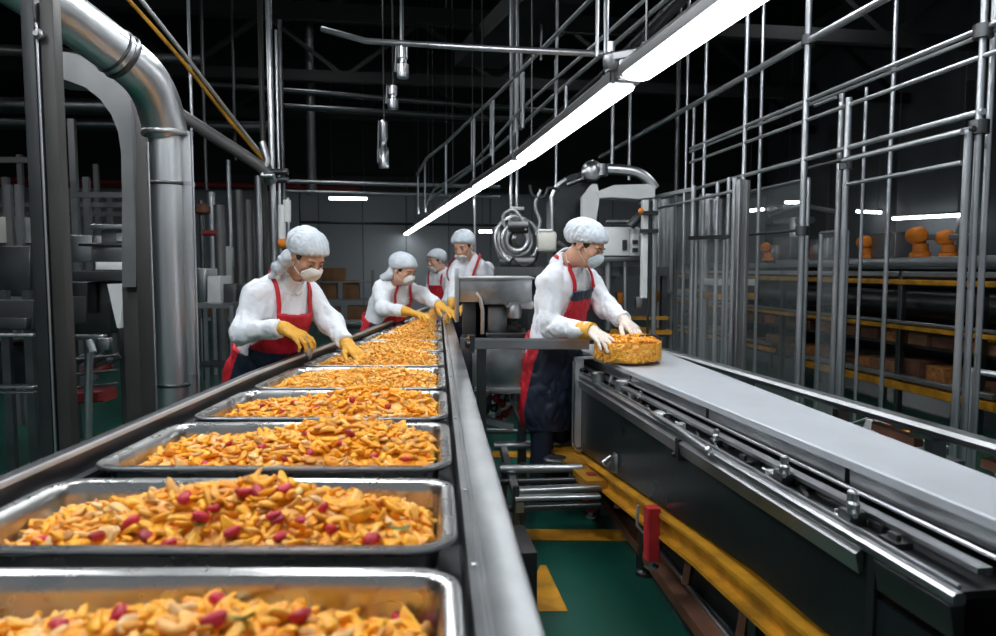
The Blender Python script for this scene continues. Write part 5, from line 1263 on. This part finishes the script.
for k, (u, v) in enumerate([(617, 292), (636, 296), (652, 290)]): slab('motor', ['orange_paint', 'steel', 'yellow_dirty'][k], u, v, u + 7, v + 12, 6.4, .1, bev=.01, parent=bt)
# ================================================================== tube cage on the right
cg = thing('tube_cage', (2.6, 5, 0), 'tall cage of bright steel tubes standing along the right side of the belt conveyor', 'cage')
CX = 2.6
def cz(u, v, X=CX): return QX(u, v, X)
def vpost(u, v0, r, m_='tube_steel', X=CX, z0=0, v1=None, nm='post', parent=None):
    a = cz(u, v0, X); q = cz(u, 268 if v1 is None else v1, X); z1 = a.z if v0 > -5 else 7.9; z0_ = z0 if v1 is None else q.z
    # the tube stands where it is seen at eye level
    e = cz(u - (v0 < -5) * 0, 268, X); mb = MB(); mb.tube([V((X, e.y, z0_)), V((X, e.y, z1))], r * .72, 10); return mb.build(nm, m_, parent or cg, 60)
for u, v0, r, X in ((972, -10, .022, 2.6), (982, -10, .02, 2.7), (962, 131, .024, 2.55), (801, -10, .028, 2.6), (836, 95, .024, 2.7), (843, 100, .026, 2.6), (860, 90, .014, 2.75), (741.5, -10, .022, 2.6), (757, -10, .018, 2.75), (702, -10, .02, 2.6), (684, -10, .016, 2.6), (675, -10, .03, 2.75), (691, 105, .02, 2.8), (886, -10, .022, 3.4), (733, 178, .026, 2.35), (727, 178, .02, 2.5), (716, 183, .022, 2.5), (1010, -10, .024, 2.6)):
    vpost(u, v0, r, 'tube_steel' if r < .03 else 'steel_dark', X)
def hbar(u0, v0, u1, v1, r, X=CX, m_='tube_steel', ext=0):
    a = cz(u0, v0, X); b = cz(u1, v1, X); z = (a.z + b.z) / 2; a.z = z; b.z = z; mb = MB(); mb.tube([a + V((0, -ext, 0)), b], r * .75, 10); return mb.build('cross_tube', m_, cg, 60)
hbar(890, 0, 600, 155, .030, ext=1.5); hbar(997, 34, 690, 143, .016, ext=.8); hbar(997, 40, 690, 147, .014, 2.62, ext=.8); hbar(982, 66, 690, 158, .016, ext=.8)
hbar(974, 127, 640, 198, .020, ext=.05); hbar(974, 131, 809, 166, .016, 2.55, 'steel_dark'); hbar(962, 163, 843, 185, .016, 2.6); hbar(962, 133, 843, 160, .016, 2.5)
hbar(836, 97, 815, 106, .014, 2.7); hbar(838, 96, 838, 96.01, .03, 2.7) if False else None
hbar(735, 193, 640, 211, .018, 2.4); hbar(808, 231, 744, 234, .014, 2.7, 'steel_dark')
# clamps on the posts
for u, v in ((801, 231), (801, 44), (972, 36), (741.5, 190), (843, 165), (972, 129)):
    q = cz(u, v); mb = MB(); mb.lathe((CX, cz(u, 268).y, q.z - .03), [(.02, 0), (.042, 0), (.042, .06), (.02, .06)], 12); mb.build('tube_clamp', 'steel_dark', cg, 40)
# bright upright ducts and strip
du2 = thing('slim_duct', (2.6, 6, 0), 'pair of slim upright steel channels left of the cage posts', 'duct')
for u, v0, w_, m_ in ((739, 180, .05, 'steel'), (745, 181, .03, 'duct_grey')): e = cz(u, 268, 2.35); a = cz(u, v0, 2.35); mb = MB(); mb.beam((2.35, e.y, 0), (2.35, e.y, a.z), w_, .05, up=(0, 1, 0), bev=.006); mb.build('channel', m_, du2)
# glass cabinets at the left of the cage
gc = thing('glass_cabinet', (2.4, 6.9, 0), 'glazed machine cabinet with silver posts to the right of the man', 'cabinet')
for u, v0, r in ((658, 195, .018), (683, 192, .018), (692, 186, .028), (696, 237, .02), (724, 240, .018), (733, 238, .02)): vpost(u, v0, r, 'tube_steel', 2.4, parent=gc)
mb = MB(); mb.beam(cz(655, 197, 2.4), cz(693, 189, 2.4), .03, .03); mb.build('top_rail', 'tube_steel', gc)
mb = MB(); mb.beam(cz(690, 238, 2.38), cz(735, 236.5, 2.38), .03, .03); mb.build('door_rail', 'steel_dark', gc)
a = cz(658, 200, 2.42); b = cz(690, 192, 2.42); c = cz(733, 240, 2.42); d = cz(696, 240, 2.42)
mb = MB(); mb.prism([V((2.42, a.y, .2)), V((2.42, b.y, .2)), V((2.42, b.y, b.z)), V((2.42, a.y, a.z))], (.008, 0, 0)); mb.build('glass_pane', 'glass', gc)
mb = MB(); mb.prism([V((2.42, d.y, .2)), V((2.42, c.y, .2)), V((2.42, c.y, c.z)), V((2.42, d.y, d.z))], (.008, 0, 0)); mb.build('glass_pane', 'glass', gc)
for k, (u, v0, v1, w_) in enumerate([(664, 200, 300, .10), (671, 205, 330, .06), (708, 195, 236, .10), (716, 200, 236, .08), (704, 205, 300, .05)]):
    e = cz(u, 268, 3.1); a = cz(u, v0, 3.1); b_ = cz(u, v1, 3.1); mb = MB(); mb.tube([V((3.1, e.y, b_.z if v1 < 237 else 0)), V((3.1, e.y, a.z))], w_, 14); tag(mb.build('upright_cylinder', 'steel', None, 60), ['steel upright cylinder inside the glazed cabinet, leftmost', 'thin steel cylinder inside the glazed cabinet, second from left', 'wide steel cylinder seen above the cabinet door rail', 'shorter steel cylinder right above the cabinet door rail', 'slim steel cylinder behind the cabinet door'][k], 'cylinder', 'upright steel cylinders in the cabinet')
for k, (u, v) in enumerate([(668, 292), (706, 282), (706, 296)]):
    q = cz(u, v, 3.0); mb = MB(); mb.prism([q + V((0, -.25, -.03)), q + V((0, .25, -.03)), q + V((0, .25, .03)), q + V((0, -.25, .03))], (.4, 0, 0)); tag(mb.build('machine_shelf', ['steel', 'white_paint', 'yellow_paint'][k], None, bevel=.004), ['pale shelf inside the glazed cabinet', 'white shelf behind the cabinet door', 'yellow bracket shelf behind the cabinet door'][k], 'shelf')
# ================================================================== second line behind the cage
MX = 5.0
ln = thing('rear_line', (MX, 8, 0), 'long rear production line with yellow rails and a dark roller drum, behind the cage', 'machine')
def rail(X, z, y0, y1, w_, h_, m_, nm): mb = MB(); mb.beam((X, y0, z), (X, y1, z), w_, h_, bev=.006); mb.build(nm, m_, ln)
ya, yb3 = 4.0, 12.2
rail(MX, 1.31, ya, yb3, .08, .05, 'yellow_paint', 'yellow_rail'); rail(MX + .02, 1.39, ya, yb3, .1, .05, 'steel', 'steel_rail'); rail(MX, .86, ya, yb3, .08, .045, 'yellow_paint', 'yellow_rail'); rail(MX - .02, .91, ya, yb3, .06, .03, 'steel', 'steel_rail')
rail(MX, .27, 5.2, 8.2, .1, .08, 'yellow_paint', 'yellow_rail'); rail(MX - .02, .36, 5.2, 8.2, .08, .05, 'steel', 'steel_rail'); rail(MX, .34, 8.8, 12, .08, .05, 'yellow_paint', 'yellow_rail'); rail(MX, .42, 8.8, 12, .08, .04, 'steel', 'steel_rail')
mb = MB(); mb.tube([(MX + .25, ya, 1.10), (MX + .25, 9.4, 1.10)], .15, 24); mb.build('roller_drum', 'steel_dark', ln, 60)
mb = MB(); mb.tube([(MX + .2, 9.6, 1.12), (MX + .2, yb3, 1.12)], .13, 20); mb.build('roller_drum', 'steel_dark', ln, 60)
mb = MB(); mb.box(MX + .1, MX + .9, ya, 9.0, 1.46, 1.56); mb.build('deck', 'steel', ln, bevel=.008); mb = MB(); mb.box(MX + .1, MX + .9, 9.2, yb3, 1.44, 1.52); mb.build('deck', 'duct_grey', ln, bevel=.008)
mb = MB(); mb.box(MX + .5, MX + .9, ya, yb3, .3, 1.44); mb.build('back_panel', 'painted_dark', ln)
for y in [4.2, 5.4, 6.4, 7.4, 8.6, 9.8, 11, 12]: mb = MB(); mb.beam((MX, y, 0), (MX, y, 1.42), .06, .06, bev=.005); mb.build('leg', 'steel_dark', ln)
for y in [4.8, 6.0, 7.0, 8.2, 9.4]: mb = MB(); mb.beam((MX + .3, y, 0), (MX + .3, y, .95), .04, .04); mb.build('strut', 'duct_grey', ln)
for k, z in enumerate((.55, .66)): mb = MB(); mb.box(MX + .05, MX + .48, 4.2, 12, z - (.0 if k else .28), z - (.0 if k else .28) + .025); mb.build('shelf', 'steel_dark', ln)
rnd = random.Random(11); k = 0
for z in (.295, .685):
    y = 4.3
    while y < 11.6:
        w_ = rnd.uniform(.22, .42); hh = rnd.uniform(.10, .15 if z > .5 else .24); mb = MB(); mb.box(MX + .08, MX + .42, y, y + w_, z, z + hh)
        nmq = 'upper' if z > .5 else 'lower'
        tag(mb.build('food_crate', ['carton', 'food_brown', 'rust'][k % 3], None, bevel=.01), f'brown crate in the {nmq} row on the shelves of the rear line', 'crate', f'brown crates in the {nmq} row of the rear line'); y += w_ + rnd.uniform(.03, .12); k += 1
# orange robots on the deck
def robot(u, v, X, s, lab, two=False):
    q = QX(u, v, X); z = 1.561; y = q.y; t = thing('orange_robot', (X, y, z), lab, 'robot', 'orange motor heads on the rear line')
    mb = MB(); mb.lathe((X, y, z), [(.12 * s, 0), (.12 * s, .05 * s), (.09 * s, .07 * s), (.09 * s, .17 * s)], 16); mb.build('base', 'orange_paint', t, 40)
    mb = MB(); mb.lathe((X - .02 * s, y + .12 * s, z + .27 * s), [(.06 * s, 0), (.10 * s, .02 * s), (.11 * s, .10 * s), (.11 * s, .18 * s), (.08 * s, .24 * s), (.04 * s, .25 * s)], 18, (-.3, -1, 0)); mb.build('head', 'orange_paint', t, 40)
    mb = MB(); mb.lathe((X, y, z + .16 * s), [(.06 * s, 0), (.06 * s, .06 * s)], 12); mb.build('neck', 'steel_dark', t, 40)
    if two: mb = MB(); mb.beam((X, y - .05, z + .25 * s), (X + .1, y - .55, z + .22 * s), .06, .06, bev=.01); mb.build('arm', 'duct_grey', t)
robot(867, 257, 5.4, .7, 'orange robot head on the rear line right of the cage corner post'); robot(920, 257, 5.3, .82, 'large orange robot head with a grey arm on the rear line', True); robot(948, 257, 5.4, .7, 'orange robot head at the end of the grey arm, rightmost on the rear line'); robot(768, 256, 5.4, .7, 'orange robot head on the rear line, leftmost one'); robot(808, 256, 5.6, .36, 'small orange robot head behind the tall cage post')
for k, (u, X, s_) in enumerate([(892, 5.5, 1), (776, 5.6, .8), (790, 5.7, 1.2), (826, 5.7, 1)]):
    q = QX(u, 256, X); mb = MB(); mb.box(X - .12 * s_, X + .12 * s_, q.y - .2 * s_, q.y + .2 * s_, 1.565, 1.565 + .28 * s_); tag(mb.build('machine_box', 'duct_grey' if k % 2 == 0 else 'steel', None, bevel=.015), ['grey box between the orange robot heads', 'steel box beside the leftmost orange robot head', 'tall grey box behind the left cage posts', 'steel box behind the cage corner post'][k], 'box')
# pale plumbing over the rear line
mb = MB(); mb.tube([QX(770, 216, 5.9), QX(800, 205, 5.9), QX(842, 213, 5.9)], .035, 10); mb.tube([QX(795, 218, 5.8), QX(795, 255, 5.8)], .08, 12); mb.tube([QX(776, 222, 5.8), QX(812, 220, 5.8)], .05, 10)
tag(mb.build('pipework', 'steel', None, 60), 'pale pipework standing over the rear line behind the left cage posts', 'pipe')
# glass screens between cage and rear line
for k, (u0, u1, vt_) in enumerate([(745, 806, 186), (820, 846, 232)]):
    a = cz(u0, 268, 3.3); b = cz(u1, 268, 3.3); z1 = cz((u0 + u1) / 2, vt_, 3.3).z; t = thing('glass_screen', ((3.3), (a.y + b.y) / 2, 0), ['tall glass screen standing between the cage and the rear line, left one', 'narrow glass screen behind the cage corner post'][k], 'screen')
    mb = MB(); mb.box(3.3, 3.308, b.y, a.y, .3, z1); mb.build('pane', 'glass', t); mb = MB(); mb.tube([(3.3, a.y, 0), (3.3, a.y, z1)], .018, 8); mb.tube([(3.3, b.y, 0), (3.3, b.y, z1)], .018, 8); mb.tube([(3.3, a.y, z1), (3.3, b.y, z1)], .014, 8); mb.build('frame', 'tube_steel', t, 60)
# cage end frame at the far right, low
t = thing('low_frame', QX(980, 380, 2.9), 'low steel tube frame at the right edge of the photo', 'frame')
a = QX(975, 371, 2.9); b = QX(1010, 377, 2.9); mb = MB(); mb.tube([V((2.9, a.y, 0)), a, b, V((2.9, b.y, 0))], .022, 10); mb.tube([V((2.95, a.y - .15, 0)), V((2.95, a.y - .15, a.z))], .02, 8); mb.build('tube', 'tube_steel', t, 60)
# ducts and pipes along the dark right wall, upright sheets
for k, y in enumerate([6.2, 7.4, 8.8, 10.4, 12.2, 14.2, 16.4]):
    t = thing('wall_stanchion', (XR - .25, y, 0), 'tall grey stanchion against the dark right wall', 'post', 'stanchions along the right wall')
    mb = MB(); mb.beam((XR - .25, y, 0), (XR - .25, y, 5.0), .16, .12, up=(0, 1, 0)); mb.build('post', 'duct_grey', t)
# ================================================================== far left machinery
def shelfunit(name, X0, X1, Y, zs, label, m_='duct_grey', dep=.6, crates=True, grp=None, seed=1):
    t = thing(name, ((X0 + X1) / 2, Y, 0), label, 'shelf'); 
    for x in (X0, X1):
        for y in (Y, Y + dep): mb = MB(); mb.beam((x, y, 0), (x, y, zs[-1] + .25), .05, .05); mb.build('post', m_, t)
    for z in zs: mb = MB(); mb.box(X0, X1, Y, Y + dep, z - .03, z); mb.build('shelf_board', m_, t)
    rnd = random.Random(seed)
    if crates:
        for z in zs:
            x = X0 + .08
            while x < X1 - .5:
                w_ = rnd.uniform(.3, .55); hh = rnd.uniform(.2, .42); mb = MB(); mb.box(x, x + w_, Y + .06, Y + dep - .1, z + .001, z + hh)
                tag(mb.build('carton_box', 'carton', None, bevel=.008), f'brown carton on the {grp}', 'box', f'cartons on the {grp}'); x += w_ + rnd.uniform(.05, .4)
p = QY(318, 268, 16); q = QY(372, 268, 16)
shelfunit('storage_rack', p.x, q.x, 16, [.25, .75, 1.15], 'storage rack with cartons in front of the back wall, behind the nearest worker', grp='rack in front of the back wall', seed=3)
p = QY(196, 268, 14); q = QY(232, 268, 14)
shelfunit('storage_rack', p.x, q.x, 14, [.5, 1.1], 'storage rack with cartons at the back, just right of the ducts', grp='rack just right of the ducts', seed=5)
# benches with machines between ducts and poles
def bench(u0, u1, v, D, lab, m_='steel'):
    a = Q(u0, v, D); b = Q(u1, v, D); t = thing('work_bench', V(((a.x + b.x) / 2, (a.y + b.y) / 2, 0)), lab, 'bench')
    mb = MB(); mb.beam((a + b) / 2 - (b - a) / 2 , b, .5, .05, bev=.004); mb.build('top', m_, t)
    mb = MB(); z = .35; mb.beam(V((a.x, a.y, z)), V((b.x, b.y, z)), .4, .03); mb.build('shelf', 'steel_dark', t)
    for p_ in (a, b):
        for s_ in (-.2, .2): q_ = p_ + AW * s_; mb = MB(); mb.beam((q_.x, q_.y, 0), (q_.x, q_.y, a.z), .04, .04); mb.build('leg', m_, t)
    return t
bench(198, 238, 305, 8.0, 'steel work bench between the ducts and the nearest worker')
bench(208, 262, 318, 10.5, 'farther steel work bench behind the nearest worker')
bench(338, 378, 322, 13, 'steel work bench in front of the back wall')
for k, (u0, v0, u1, v1, D, m_) in enumerate([(207, 276, 220, 303, 8.0, 'white_paint'), (222, 284, 236, 303, 8.1, 'steel_dark'), (212, 246, 224, 300, 9.5, 'white_paint'), (196, 268, 206, 303, 8.3, 'steel'), (240, 292, 258, 317, 10.4, 'grey_paint'), (236, 250, 244, 290, 10.4, 'steel'), (247, 236, 262, 312, 11, 'duct_grey')]):
    o = slab('machine_housing', m_, u0, v0, u1, v1, D, .35, bev=.012); tag(o, ['white machine housing on the near work bench right of the ducts', 'dark machine housing on the near work bench', 'tall white box behind the near work bench', 'steel housing right beside the ducts', 'grey housing on the farther work bench', 'narrow steel housing on the farther work bench', 'tall grey box behind the nearest worker'][k], 'machine')
for k, (u, v0, v1, D, r, m_) in enumerate([(201, 200, 400, 9, .03, 'steel_dark'), (211, 192, 270, 9.5, .05, 'tube_steel'), (219, 205, 280, 9.5, .07, 'duct_grey'), (228, 160, 330, 9.8, .03, 'tube_steel'), (238, 190, 300, 10.2, .06, 'duct_grey'), (247, 200, 250, 10.5, .09, 'duct_grey'), (258, 176, 300, 10.5, .05, 'tube_steel'), (233, 60, 160, 9.8, .02, 'steel_dark'), (203, 70, 190, 9.2, .02, 'steel_dark'), (190, 60, 130, 6.5, .014, 'tube_steel'), (300, 193, 320, 17.5, .03, 'steel_dark'), (311, 130, 195, 14, .09, 'duct_grey')]):
    a = Q(u, v0, D); b = Q(u, v1, D); tag((lambda mb: (mb.tube([V((a.x, a.y, ZC)) if v1 < 200 else a, V((a.x, a.y, b.z if v1 < 200 else 0))], r, 10), mb.build('upright_pipe', m_, None, 60))[1])(MB()), 'upright grey pipe among the machines between the ducts and the pole bundle', 'pipe', 'upright pipes left of the pole bundle')
mb = MB(); mb.lathe(Q(203, 215, 8.5), [(.05, 0), (.09, .03), (.09, .10), (.05, .13)], 14); tag(mb.build('hanging_drum', 'rust', None, 40), 'small rusty red drum among the pipes right of the ducts', 'drum')
mb = MB(); mb.tube([Q(203, 233, 8.5), Q(216, 233, 8.5)], .035, 8); tag(mb.build('red_lever', 'red_beam', None, 60), 'dull red lever below the rusty drum', 'lever')
# machines seen between the column and the grey duct
lm = thing('packing_machine', Q(100, 350, 5.6), 'packing machine with white trays and dark deck seen between the column and the ducts', 'machine')
for args in [('deck', 'painted_dark', 68, 271, 124, 281, 5.6, .9), ('white_top', 'white_paint', 95, 262, 124, 270, 5.7, .4), ('body', 'steel_dark', 72, 282, 110, 334, 5.9, .6), ('door', 'black', 87, 282, 96, 313, 5.85, .04), ('steel_box', 'steel', 70, 235, 92, 262, 6.2, .5), ('upper_plate', 'steel', 90, 224, 124, 229, 6.0, .5), ('upper_plate', 'steel_dark', 78, 243, 124, 246, 6.0, .5), ('drum_box', 'duct_grey', 101, 231, 116, 243, 6.1, .3), ('drum_box', 'white_paint', 116, 233, 124, 241, 6.1, .3), ('front_rail', 'steel', 66, 335, 103, 340, 5.3, .06), ('front_box', 'steel', 97, 338, 109, 350, 5.2, .06)]:
    nm, m_, u0, v0, u1, v1, D, dep = args; slab(nm, m_, u0, v0, u1, v1, D, dep, bev=.006, parent=lm)
mb = MB(); mb.prism([Q(u, v, 5.5) for u, v in ((107, 284), (124, 284), (120, 328), (117, 328))], L(0, .1, 0)); mb.build('hopper', 'white_paint', lm)
mb = MB(); mb.tube([Q(89, 345, 5.3), Q(88, 438, 5.3)], .03, 10); mb.tube([Q(88, 340, 5.3), Q(92, 352, 5.3)], .035, 10); mb.build('stand', 'tube_steel', lm, 60)
for u in (72, 122): q_ = Q(u, 300, 5.9); mb = MB(); mb.beam((q_.x, q_.y, 0), (q_.x, q_.y, 1.2), .05, .05); mb.build('leg', 'steel_dark', lm)
mb = MB(); mb.beam(Q(72, 397, 5.5), Q(110, 394, 5.5), .2, .09, bev=.01); mb.build('red_base', 'red_beam', lm)
for k in range(5): mb = MB(); a = Q(76 + 8 * k, 362 + (k % 2) * 9, 5.6); mb.tube([a, a + V((.08, .02, .05))], .03, 8); mb.build('hose', 'red_beam' if k % 2 else 'steel_dark', lm, 60)
for v in (360, 375, 388): mb = MB(); mb.tube([Q(74, v, 5.5), Q(118, v - 5, 5.5)], .012, 8); mb.build('rod', 'duct_grey', lm, 60)
le = thing('left_machine', Q(15, 350, 4.6), 'dark machine with steel rails at the left edge of the photo', 'machine')
for args in [('body', 'painted_dark', -60, 300, 33, 330, 4.6, .6), ('rail', 'steel', -60, 334, 33, 337, 4.4, .05), ('base_rail', 'steel', -60, 386, 33, 389, 4.5, .05), ('base_rail', 'duct_grey', -60, 392, 33, 394, 4.5, .05), ('lower_body', 'painted_dark', -60, 345, 30, 384, 4.8, .5), ('steel_plate', 'steel_dark', -20, 318, 26, 330, 4.55, .05), ('upper_box', 'cream_paint', -30, 217, 8, 243, 6.5, .4), ('upper_box', 'grey_paint', 8, 217, 26, 243, 6.5, .4), ('window_panel', 'steel_dark', -40, 246, 30, 296, 6.3, .3)]:
    nm, m_, u0, v0, u1, v1, D, dep = args; slab(nm, m_, u0, v0, u1, v1, D, dep, bev=.006, parent=le)
for u in (-50, 5, 28): q_ = Q(u, 300, 4.7); mb = MB(); mb.beam((q_.x, q_.y, 0), (q_.x, q_.y, 1.3), .05, .05); mb.build('leg', 'steel_dark', le)
for u in (14, 24): q_ = Q(u, 300, 6.4); mb = MB(); mb.beam((q_.x, q_.y, 0), (q_.x, q_.y, 2.2), .05, .05); mb.build('upright', 'duct_grey', le)
# tall frames filling the back left
for k, (u, D) in enumerate([(90, 9), (78, 8.4), (10, 9), (25, 11), (112, 11), (100, 12)]):
    a = Q(u, 268, D); mb = MB(); mb.beam((a.x, a.y, 0), (a.x, a.y, 3.2 if k % 2 else 2.6), .07, .07); tag(mb.build('frame_post', 'duct_grey', None), 'grey frame post far back between the column and the ducts', 'post', 'frame posts in the back left')
for k, (u0, u1, v, D) in enumerate([(0, 125, 205, 9), (0, 125, 214, 10), (60, 125, 195, 8), (0, 60, 160, 8)]):
    mb = MB(); mb.beam(Q(u0, v, D), Q(u1, v, D), .05, .06); tag(mb.build('cross_girder', 'duct_grey', None), 'grey horizontal girder far back on the left', 'girder', 'girders in the back left')
